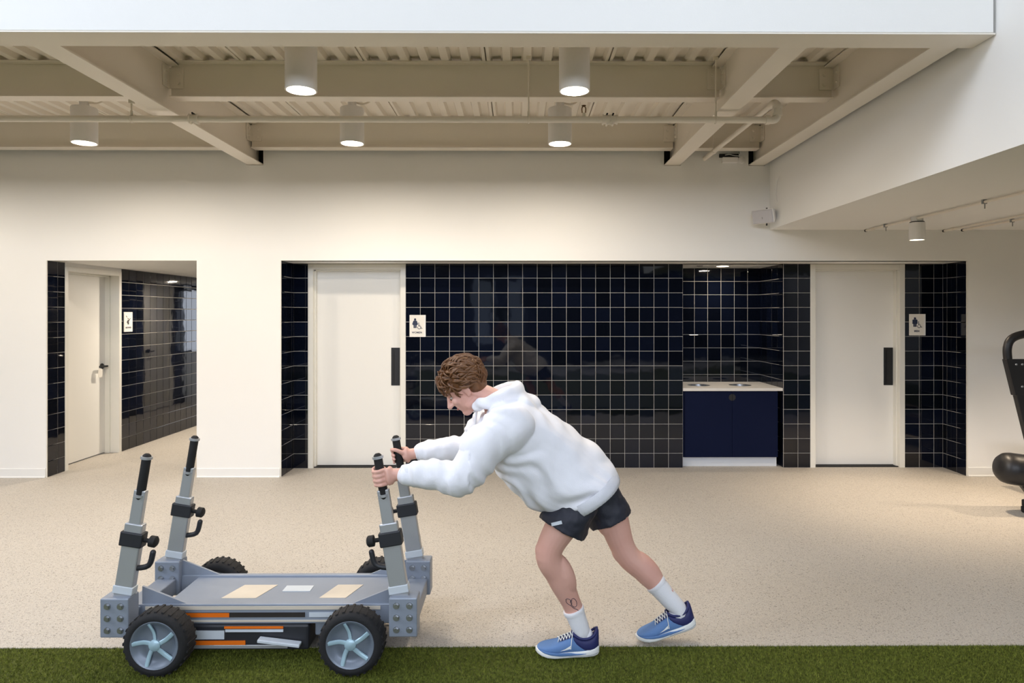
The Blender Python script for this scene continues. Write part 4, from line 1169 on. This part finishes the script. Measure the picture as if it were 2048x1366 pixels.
# hands: palms behind the grips, four fingers around the outside, thumb around the inside
def hand(P, wr, out):
    c = P(0.875)
    ax = (P(1.0) - P(0.0)).normalized()
    e2 = V(0, out, 0)
    e1 = (e2.cross(ax)) if (e2.cross(ax)).x > 0 else -(e2.cross(ax))
    R = 0.0205 + 0.009
    pal = c + e1 * (R + 0.010)
    b.tube([wr, wr + (pal - wr) * 0.5, pal + e1 * 0.016], [0.029, 0.030, 0.030], [0.024, 0.024, 0.024], n=14, sub=3, round_ends=True)
    b.ellipsoid(pal + e1 * 0.006, e1, e2, ax, 0.019, 0.034, 0.045)
    b.ellipsoid(pal + e2 * 0.022 + e1 * 0.0, e1, e2, ax, 0.014, 0.018, 0.043)
    for k, (off, ln) in enumerate(((0.034, 175), (0.0115, 195), (-0.011, 188), (-0.033, 165))):
        rr = 0.0095 if k < 3 else 0.0082
        pts = []
        for j in range(9):
            th = math.radians(38 + (ln - 0) * j / 8)
            Rr = R + (0.006 if j in (2, 3) else 0) + (0.004 if j == 5 else 0)
            pts.append(c + ax * (off * (1.0 - 0.10 * j / 8)) + e1 * (Rr * math.cos(th)) + e2 * (Rr * math.sin(th)))
        b.tube(pts, [rr * 1.08] + [rr] * 4 + [rr * 0.95] * 3 + [rr * 0.85], n=10, sub=2, round_ends=True)
    pts = []
    for j in range(6):
        th = math.radians(-25 - 150 * j / 5)
        Rr = R + 0.002
        pts.append(c + ax * (0.012 + 0.030 * min(1, j / 2.5)) + e1 * (Rr * math.cos(th)) + e2 * (Rr * math.sin(th)))
    b.tube([pal - e2 * 0.016 - ax * 0.008] + pts, [0.017, 0.014, 0.0125, 0.011, 0.0108, 0.010, 0.0085], n=10, sub=2, round_ends=True)
hand(Pn, WR_L, -1)
hand(Pf, WR_R, 1)
body = fuse(b, 0.0042, 5, 0.5)
person = mesh_obj('person', body, M['skin'], origin=(0.35, YC, 0))
tag(person, 'person in pale hoodie and dark shorts leaning forward to push the sled', 'person')
from mathutils.bvhtree import BVHTree
def bvh_of(o):
    me = o.data; off = ORG[o]
    return BVHTree.FromPolygons([v.co + off for v in me.vertices], [p.vertices[:] for p in me.polygons])
body_bvh = bvh_of(person)

# face details
for s in (-1, 1):
    ey = MB().ellipsoid(H(0.074, s * 0.031, 0.004), HF, HL, HU, 0.0105, 0.012, 0.0078, 14, 10).build('eye', M['eye'], person, smooth=True)
    MB().ellipsoid(H(0.0825, s * 0.031, 0.000), HF, HL, HU, 0.0035, 0.0062, 0.0062, 12, 8).build('iris', M['iris'], ey, smooth=True)
    MB().tube([H(0.091, s * 0.014, 0.026), H(0.091, s * 0.032, 0.031), H(0.080, s * 0.052, 0.025)], [0.004, 0.0048, 0.003], n=8, sub=4, round_ends=True).build('eyebrow', M['hair'], person, smooth=True)
MB().tube([H(0.070, 0.024, -0.064), H(0.087, 0.010, -0.061), H(0.090, 0, -0.062), H(0.087, -0.010, -0.061), H(0.070, -0.024, -0.064)], [0.003, 0.005, 0.006, 0.005, 0.003], n=8, sub=3, round_ends=True).build('lips', M['lips'], person, smooth=True)

# hair: cap and tousled locks
hb = MB()
hb.ellipsoid(H(-0.022, 0, 0.045), HF, HL, HU, 0.104, 0.086, 0.094, 24, 16)
hb.ellipsoid(H(-0.058, 0, -0.005), HF, HL, HU, 0.062, 0.080, 0.075, 20, 12)
hr = random.Random(3)
for i in range(620):
    ph = math.acos(1 - hr.random() * 1.25); th = hr.uniform(0, 2 * math.pi)
    n_ = (HU * math.cos(ph) + HF * (math.sin(ph) * math.cos(th)) + HL * (math.sin(ph) * math.sin(th)))
    fcomp = n_.dot(HF)
    if fcomp > 0.62 and n_.dot(HU) < 0.42: continue
    p0 = H(-0.022, 0, 0.045) + HF * (n_.dot(HF) * 0.100) + HL * (n_.dot(HL) * 0.082) + HU * (n_.dot(HU) * 0.090)
    flow = (-HF * 0.9 - HU * 0.30 + HL * (0.5 * n_.dot(HL)))
    if fcomp > 0.4: flow = HF * 0.25 + HL * hr.uniform(-0.9, 0.9) - HU * 0.35
    d = (flow + V(hr.gauss(0, 0.35), hr.gauss(0, 0.35), hr.gauss(0, 0.35)))
    d = (d - n_ * d.dot(n_)).normalized()
    ln = hr.uniform(0.045, 0.085)
    lift = hr.uniform(0.010, 0.026)
    pts = [p0, p0 + d * (ln * 0.4) + n_ * lift, p0 + d * (ln * 0.8) + n_ * (lift * 0.8 - 0.004), p0 + d * ln + n_ * (lift * 0.3 - 0.012)]
    r0 = hr.uniform(0.004, 0.0075)
    hb.tube(pts, [r0, r0 * 1.1, r0 * 0.7, 0.001], [r0 * 0.6, r0 * 0.7, r0 * 0.45, 0.001], n=6, sub=2)
hb.build('hair', M['hair'], person, smooth=True, angle=70)

# hoodie
hd = MB()
stations = [((0.482, 0.868), (0.225, 0.684), 0.244), ((0.464, 0.905), (0.175, 0.678), 0.242), ((0.410, 0.972), (0.090, 0.690), 0.238), ((0.325, 1.045), (0.005, 0.735), 0.228), ((0.225, 1.115), (-0.07, 0.805), 0.232),
            ((0.118, 1.180), (-0.135, 0.90), 0.234), ((0.025, 1.236), (-0.185, 1.005), 0.215), ((-0.06, 1.262), (-0.205, 1.10), 0.135)]
def smooth_rows(rows, sub):
    out_ = []
    for i in range(len(rows) - 1):
        p0, p1, p2, p3 = (np.array(rows[max(i - 1, 0)]), np.array(rows[i]), np.array(rows[i + 1]), np.array(rows[min(i + 2, len(rows) - 1)]))
        for k_ in range(sub):
            t = k_ / sub
            out_.append(0.5 * (2 * p1 + (p2 - p0) * t + (2 * p0 - 5 * p1 + 4 * p2 - p3) * t * t + (3 * p1 - p0 - 3 * p2 + p3) * t ** 3))
    out_.append(np.array(rows[-1], float)); return out_
rows = smooth_rows([(q[0][0], q[0][1], q[1][0], q[1][1], q[2]) for q in stations], 5)
vs = []; NN = 36
for r_ in rows:
    Bp = V(r_[0], YC, r_[1]); Fp = V(r_[2], YC, r_[3]); c_ = (Bp + Fp) / 2; hb_ = (Bp - Fp) / 2
    for q in range(NN):
        a_ = 2 * math.pi * q / NN
        ca, sa = math.cos(a_), math.sin(a_)
        vs.append(c_ + Y_ * (r_[4] * math.copysign(abs(ca) ** 0.9, ca)) + hb_ * math.copysign(abs(sa) ** 0.9, sa))
fs = [(j * NN + q, j * NN + (q + 1) % NN, (j + 1) * NN + (q + 1) % NN, (j + 1) * NN + q) for j in range(len(rows) - 1) for q in range(NN)]
fs += [tuple(range(NN - 1, -1, -1)), tuple(range((len(rows) - 1) * NN, len(rows) * NN))]
hd.add(vs, fs)
hd.tube([SH_L + V(0.01, 0.02, 0.0), (-0.05, YC, 1.165), SH_R + V(0.01, -0.02, 0.0)], [0.085, 0.105, 0.085], n=20, sub=4, round_ends=True)
for sh, el, wr in ((SH_L, EL_L, WR_L), (SH_R, EL_R, WR_R)):
    d1 = (wr - el)
    hd.tube([sh + V(0.03, 0, -0.01), sh + (el - sh) * 0.45, el + V(0.008, 0, -0.004), el + d1 * 0.33, el + d1 * 0.72, el + d1 * 0.90], [0.112, 0.100, 0.084, 0.073, 0.064, 0.052], n=22, sub=5, round_ends=True)
    # bunched folds near the elbow and cuff
    for t, rr in ((0.08, 0.082), (0.80, 0.064)):
        hd.ellipsoid(el + d1 * t, d1.normalized(), Y_, Z_, 0.024, rr, rr)
# hood bunched on the nape and round the neck
hd.tube([(-0.20, YC - 0.065, 1.20), (-0.155, YC - 0.105, 1.225), (-0.085, YC - 0.105, 1.252), (-0.02, YC - 0.06, 1.262), (-0.005, YC, 1.266), (-0.02, YC + 0.06, 1.262), (-0.085, YC + 0.105, 1.252), (-0.155, YC + 0.105, 1.225), (-0.20, YC + 0.065, 1.20), (-0.215, YC, 1.180)],
        [0.026, 0.033, 0.038, 0.040, 0.042, 0.040, 0.038, 0.033, 0.026, 0.022], n=14, sub=4, round_ends=True)
hd.ellipsoid((0.035, YC, 1.222), V(0.84, 0, -0.54), Y_, V(0.54, 0, 0.84), 0.085, 0.115, 0.038, 20, 12)
hd.ellipsoid((-0.06, YC, 1.20), X_, Y_, Z_, 0.10, 0.13, 0.055, 20, 12)
hm = fuse(hd, 0.0065, 6, 0.5)
# drapery: long soft folds
n = len(hm.vertices)
co = np.empty(n * 3); hm.vertices.foreach_get('co', co); co = co.reshape(-1, 3)
no = np.empty(n * 3); hm.vertices.foreach_get('normal', no); no = no.reshape(-1, 3)
out = co.copy()
armpit = np.array([-0.02, YC, 1.0])
for i in range(n):
    p = co[i]
    if p[0] < -0.22 and p[2] < 1.03:      # sleeves: rings of folds
        w = noise.noise(Vector((p[0] * 26 + 0.4 * p[2] * 20, p[1] * 7, p[2] * 9))) * 0.011 + noise.noise(Vector(p) * 22) * 0.0035
    else:                                  # trunk: folds running from the armpit down to the hem
        u = 0.80 * p[0] - 0.60 * p[2]; v = 0.60 * p[0] + 0.80 * p[2]
        w = noise.noise(Vector((u * 4.5, p[1] * 5, v * 15 + 2.5 * noise.noise(Vector((u * 5, p[1] * 4, v * 5)))))) * 0.020 + noise.noise(Vector(p) * 13) * 0.006
    out[i] = p + no[i] * w
hm.vertices.foreach_set('co', out.ravel())
ho = mesh_obj('hoodie', hm, M['hoodie'], person)
tag(ho, label='loose pale grey hooded sweatshirt')
# ribbed hem and cuffs, drawstrings
hc = V(0.3535, YC, 0.776); hv = (V(0.482, 0, 0.868) - V(0.225, 0, 0.684)).normalized(); hax = V(hv.z, 0, -hv.x)
mm = MB()
for q in range(64):
    a = 2 * math.pi * q / 64
    rr = 1.0 + (0.012 if q % 2 else 0.0)
    pass
ring = []
for j, (dd, sc) in enumerate(((-0.030, 1.0), (-0.012, 1.015), (0.010, 1.0), (0.030, 0.975), (0.033, 0.92))):
    for q in range(96):
        a = 2 * math.pi * q / 96; k_ = sc * (1.006 if q % 2 else 0.994)
        ring.append(hc + hax * dd + Y_ * (0.248 * k_ * math.copysign(abs(math.cos(a)) ** 0.8, math.cos(a))) + hv * (0.160 * k_ * math.copysign(abs(math.sin(a)) ** 0.85, math.sin(a))))
fs = [(j * 96 + q, j * 96 + (q + 1) % 96, (j + 1) * 96 + (q + 1) % 96, (j + 1) * 96 + q) for j in range(4) for q in range(96)]
mm.add(ring, fs)
mm.build('hem_rib', M['hoodie_rib'], ho, smooth=True, angle=80)
for el, wr in ((EL_L, WR_L), (EL_R, WR_R)):
    d1 = wr - el
    MB().tube([el + d1 * 0.86, el + d1 * 0.92, el + d1 * 1.02], [0.048, 0.047, 0.041], n=28, sub=2).build('cuff', M['hoodie_rib'], ho, smooth=True)
for s in (-1, 1):
    MB().tube([(-0.205, YC + s * 0.03, 1.185), (-0.215, YC + s * 0.035, 1.11), (-0.21, YC + s * 0.03, 1.05)], 0.004, n=8, sub=4, round_ends=True).build('drawstring', M['sock'], ho, smooth=True)

# shorts
sb = MB()
def down(leg, t): 
    h = V(*leg[0][0]); k = V(*leg[2][0]); return h + (k - h) * t
sb.ellipsoid((0.345, YC, 0.850), X_, Y_, Z_, 0.115, 0.180, 0.130, 24, 16)
hl, hr_ = down(LEG_L, 0.72), down(LEG_R, 0.64)
sb.tube([V(0.350, YC - 0.075, 0.85), down(LEG_L, 0.32) + V(0.005, 0, 0), hl + V(0.006, 0, 0)], [0.102, 0.112, 0.119], n=24, sub=5)
sb.tube([V(0.350, YC + 0.075, 0.85), down(LEG_R, 0.32), hr_ + V(0.0, 0, 0)], [0.102, 0.110, 0.114], n=24, sub=5)
sm = fuse(sb, 0.0065, 3, 0.5)
n = len(sm.vertices)
co = np.empty(n * 3); sm.vertices.foreach_get('co', co); co = co.reshape(-1, 3)
no = np.empty(n * 3); sm.vertices.foreach_get('normal', no); no = no.reshape(-1, 3)
for i in range(n):
    p = co[i]
    w = noise.noise(Vector((p[0] * 9 + p[2] * 5, p[1] * 6, p[2] * 20))) * 0.010 + noise.noise(Vector(p) * 34) * 0.004
    co[i] = p + no[i] * w
sm.vertices.foreach_set('co', co.ravel())
so = mesh_obj('shorts', sm, M['shorts'], person)
tag(so, label='dark loose training shorts')
def decal(bvh, pts2, origin, eu, ew, ray, lift=0.0012, sub=3):
    """flat mark laid on a curved surface: polygon (u,w) projected along ray"""
    import itertools
    vs = []
    for (u_, w_) in pts2:
        o_ = origin + eu * u_ + ew * w_ - ray * 0.25
        hit, nn, ix, ds = bvh.ray_cast(o_, ray)
        vs.append((hit - ray * lift) if hit is not None else origin + eu * u_ + ew * w_)
    return vs
sbv = bvh_of(so)
lc = hl + V(-0.06, 0, 0.045)
vs = decal(sbv, [(-0.020, -0.004), (0.015, 0.000), (0.062, 0.016), (0.058, 0.030), (0.012, 0.014), (-0.018, 0.008)], lc, X_, Z_, Y_, 0.005)
MB().add(vs, [(0, 1, 4, 5), (1, 2, 3, 4)]).build('hem_logo', M['decal_pale'], so)

# tattoo on the near shin
ta = V(0.258, YC - 0.11, 0.262)
curve1 = [(-0.030, 0.020), (-0.020, 0.030), (-0.006, 0.026), (-0.002, 0.010), (-0.010, -0.004), (-0.024, 0.000), (-0.030, 0.010), (-0.026, 0.022)]
curve2 = [(-0.010, 0.012), (0.000, 0.028), (0.014, 0.036), (0.024, 0.022), (0.020, 0.000), (0.006, -0.010), (-0.004, -0.002), (-0.006, 0.014), (0.004, 0.026)]
curve3 = [(-0.012, -0.004), (0.000, -0.016), (0.014, -0.020), (0.022, -0.026)]
tt = MB()
for cv in (curve1, curve2, curve3):
    vs = decal(body_bvh, cv, ta, V(0.93, 0, -0.25).normalized(), V(-0.25, 0, 0.93).normalized(), Y_, 0.0002)
    tt.tube(vs, 0.0016, n=6, sub=5)
tag(tt.build('tattoo', M['tattoo'], person, smooth=True), label='dark looping line tattoo above the sock')

# socks
def sock(leg, heel_off, toe_pt, up_pt, rtop):
    a = V(*leg[5][0])
    m = MB()
    ax = (a - up_pt).normalized()
    m.tube([up_pt, up_pt + (a - up_pt) * 0.10, up_pt + (a - up_pt) * 0.14, up_pt + (a - up_pt) * 0.55, a, a + (toe_pt - a) * 0.5, toe_pt], [rtop, rtop + 0.0015, rtop - 0.0015, rtop - 0.005, 0.041, 0.035, 0.030], n=20, sub=4, round_ends=False, up=(0, 1, 0))
    hd_ = (a - toe_pt).normalized()
    m.ellipsoid(a + heel_off, X_, Y_, Z_, 0.036, 0.032, 0.042, 18, 12)
    so_ = m.build('sock', M['sock'], person, smooth=True, angle=75)
    MB().tube([up_pt - ax * 0.002, up_pt + ax * 0.006, up_pt + ax * 0.018], [rtop + 0.001, rtop + 0.003, rtop + 0.0015], n=22, sub=3, up=(0, 1, 0)).build('sock_cuff', M['sock'], so_, smooth=True)
sock(LEG_L, V(0.020, 0, -0.024), V(0.30, YC - 0.10, 0.065), V(0.2645, YC - 0.1025, 0.222), 0.050)
sock(LEG_R, V(0.016, 0, -0.026), V(0.762, YC + 0.02, 0.100), V(0.688, YC + 0.036, 0.292), 0.052)

# running shoes
def shoe(heel, f, side_w, label):
    """heel: ground point at the back of the sole; f: toe direction; side_w: visible (outer) side direction"""
    f = f.normalized(); w = side_w.normalized(); u = w.cross(f)
    if u.z < 0: u = -u
    Q = lambda a, s, z: heel + f * a + w * s + u * z
    def loft(sec, n=28, low=0.35):
        m = MB(); vs = []
        for (a, hw, zb, zt, sh) in sec:
            for i in range(n):
                th = 2 * math.pi * i / n
                c_, s_ = math.cos(th), math.sin(th)
                x_ = hw * math.copysign(abs(c_) ** sh, c_)
                zm = zb + (zt - zb) * low
                z_ = zm + ((zt - zm) * abs(s_) ** sh if s_ > 0 else -(zm - zb) * abs(s_) ** 0.5)
                vs.append(Q(a, x_, z_))
        k_ = len(sec)
        fs = [(j * n + i, j * n + (i + 1) % n, (j + 1) * n + (i + 1) % n, (j + 1) * n + i) for j in range(k_ - 1) for i in range(n)]
        fs.append(tuple(range(n - 1, -1, -1))); fs.append(tuple(range((k_ - 1) * n, k_ * n)))
        return m.add(vs, fs)
    up_sec = [(0.006, 0.020, 0.028, 0.082, 0.8), (0.014, 0.031, 0.026, 0.094, 0.75), (0.035, 0.037, 0.024, 0.092, 0.7), (0.065, 0.039, 0.023, 0.082, 0.7), (0.095, 0.041, 0.022, 0.088, 0.8), (0.115, 0.043, 0.022, 0.102, 0.95),
              (0.135, 0.045, 0.022, 0.096, 1.0), (0.165, 0.048, 0.022, 0.084, 0.95), (0.195, 0.051, 0.022, 0.071, 0.85), (0.225, 0.052, 0.024, 0.062, 0.75), (0.255, 0.048, 0.027, 0.057, 0.7), (0.276, 0.038, 0.030, 0.052, 0.7), (0.289, 0.024, 0.033, 0.047, 0.75), (0.294, 0.010, 0.035, 0.043, 0.8)]
    t = MB()
    uo = loft(up_sec).build('shoe', M['shoe_blue'], person, smooth=True, angle=80)
    tag(uo, label=label)
    sub_ = uo.modifiers.new('s', 'SUBSURF'); sub_.levels = 1; sub_.render_levels = 2
    bv = bvh_of(uo)
    so_sec = [(-0.006, 0.016, 0.012, 0.046, 0.55), (0.002, 0.030, 0.006, 0.050, 0.5), (0.02, 0.040, 0.002, 0.046, 0.45), (0.06, 0.043, 0.0, 0.036, 0.4), (0.11, 0.044, 0.0, 0.032, 0.4), (0.16, 0.049, 0.0, 0.031, 0.4), (0.21, 0.055, 0.0, 0.031, 0.4), (0.245, 0.053, 0.003, 0.033, 0.42), (0.272, 0.043, 0.009, 0.037, 0.5), (0.292, 0.027, 0.017, 0.041, 0.55), (0.301, 0.010, 0.024, 0.042, 0.6)]
    loft(so_sec, low=0.5).build('sole', M['shoe_white'], uo, smooth=True, angle=80)
    # blue wedge line of the midsole along the visible side
    for sd in (1, -1):
        pts = [Q(a, sd * hw, z) for a, hw, z in ((0.06, 0.0445, 0.022), (0.10, 0.0455, 0.020), (0.14, 0.048, 0.022), (0.18, 0.0535, 0.024), (0.22, 0.0555, 0.028), (0.255, 0.051, 0.034), (0.28, 0.038, 0.040))]
        MB().tube(pts, [0.001, 0.004, 0.0075, 0.008, 0.007, 0.005, 0.002], [0.001, 0.0015, 0.002, 0.002, 0.002, 0.002, 0.001], n=8, sub=4, up=u).build('midsole_band', M['shoe_blue'], uo, smooth=True)
        pts = [Q(a, sd * hw, z) for a, hw, z in ((0.0, 0.030, 0.022), (0.03, 0.0425, 0.016), (0.08, 0.0440, 0.012), (0.14, 0.0475, 0.011))]
        MB().tube(pts, 0.0014, n=6, sub=4).build('sole_groove', M['sled_silver'], uo, smooth=True)
    # navy heel counter with raised tab
    hs = [(-0.004, 0.016, 0.038, 0.118, 0.75), (0.002, 0.024, 0.034, 0.128, 0.75), (0.008, 0.030, 0.032, 0.122, 0.75), (0.020, 0.0375, 0.030, 0.100, 0.7), (0.040, 0.0405, 0.028, 0.090, 0.65), (0.065, 0.0415, 0.030, 0.085, 0.62), (0.085, 0.0415, 0.042, 0.088, 0.62), (0.105, 0.0415, 0.060, 0.095, 0.62), (0.118, 0.038, 0.080, 0.102, 0.7)]
    loft(hs).build('heel_counter', M['shoe_navy'], uo, smooth=True, angle=80)
    # collar ring
    ring = [(0.004, 0.0, 0.126), (0.012, 0.024, 0.112), (0.035, 0.033, 0.094), (0.065, 0.034, 0.087), (0.095, 0.033, 0.093), (0.118, 0.022, 0.106), (0.122, 0.0, 0.110)]
    pts = [Q(a, s_, z) for a, s_, z in ring] + [Q(a, -s_, z) for a, s_, z in reversed(ring[:-1])]
    MB().tube(pts, 0.006, n=10, sub=4).build('collar', M['shoe_navy'], uo, smooth=True)
    # tongue panel
    tg_ = MB()
    tv = []
    for a in (0.118, 0.14, 0.165, 0.185):
        for s_ in (-0.026, -0.013, 0.0, 0.013, 0.026):
            o_ = Q(a, s_, 0.2)
            hit, nn, ix, ds = bv.ray_cast(o_, -u)
            tv.append((hit + u * 0.002) if hit is not None else Q(a, s_, 0.08))
    tg_.add(tv, [(r * 5 + c, r * 5 + c + 1, (r + 1) * 5 + c + 1, (r + 1) * 5 + c) for r in range(3) for c in range(4)])
    tg_.build('tongue', M['shoe_navy'], uo, smooth=True)
    def onto(a, s_, lift=0.004):
        hit, nn, ix, ds = bv.ray_cast(Q(a, s_, 0.2), -u)
        return (hit + u * lift) if hit is not None else Q(a, s_, 0.08)
    for k_, a in enumerate((0.124, 0.138, 0.152, 0.166, 0.180)):
        for d_ in (1, -1):
            MB().tube([onto(a, -0.026 * d_), onto(a + 0.004, -0.012 * d_, 0.006), onto(a + 0.007, 0.0, 0.007), onto(a + 0.010, 0.012 * d_, 0.006), onto(a + 0.014, 0.026 * d_)], 0.0034, 0.0018, n=8, sub=3, up=u).build('lace', M['shoe_white'], uo, smooth=True)
    for sd, dx in ((1, 0.018), (-1, 0.018)):
        MB().tube([onto(0.124, 0.0, 0.010), onto(0.122, sd * 0.016, 0.016), onto(0.128, sd * 0.034, 0.008), Q(0.132, sd * 0.046, 0.066), Q(0.134, sd * 0.049, 0.048)], 0.0028, 0.002, n=8, sub=4, up=u, round_ends=True).build('lace_loop', M['shoe_white'], uo, smooth=True)
    # side mark
    for sd in (1, -1):
        def wing(poly):
            vs = []
            for a, z in poly:
                o_ = Q(a, sd * 0.3, z); hit, nn, ix, ds = bv.ray_cast(o_, -w * sd)
                vs.append((hit + w * (sd * 0.0018)) if hit is not None else Q(a, sd * 0.05, z))
            return vs
        mk = MB()
        v_ = wing([(0.186, 0.040), (0.162, 0.048), (0.140, 0.059), (0.132, 0.063), (0.138, 0.053), (0.130, 0.048), (0.146, 0.046), (0.164, 0.042)])
        mk.add(v_, [(0, 1, 6, 7), (1, 2, 4, 6), (2, 3, 4), (4, 5, 6)])
        mk.build('side_mark', M['shoe_white'], uo)
    return uo
shoe(V(0.383, YC - 0.10, 0.004), V(-1, -0.03, 0.0), V(0, -1, 0), 'blue running shoe with white laces, planted flat')
shoe(V(0.888, YC + 0.02, 0.082), V(-0.957, 0.0, -0.272), V(0, -1, 0), 'blue running shoe with raised heel at the back')
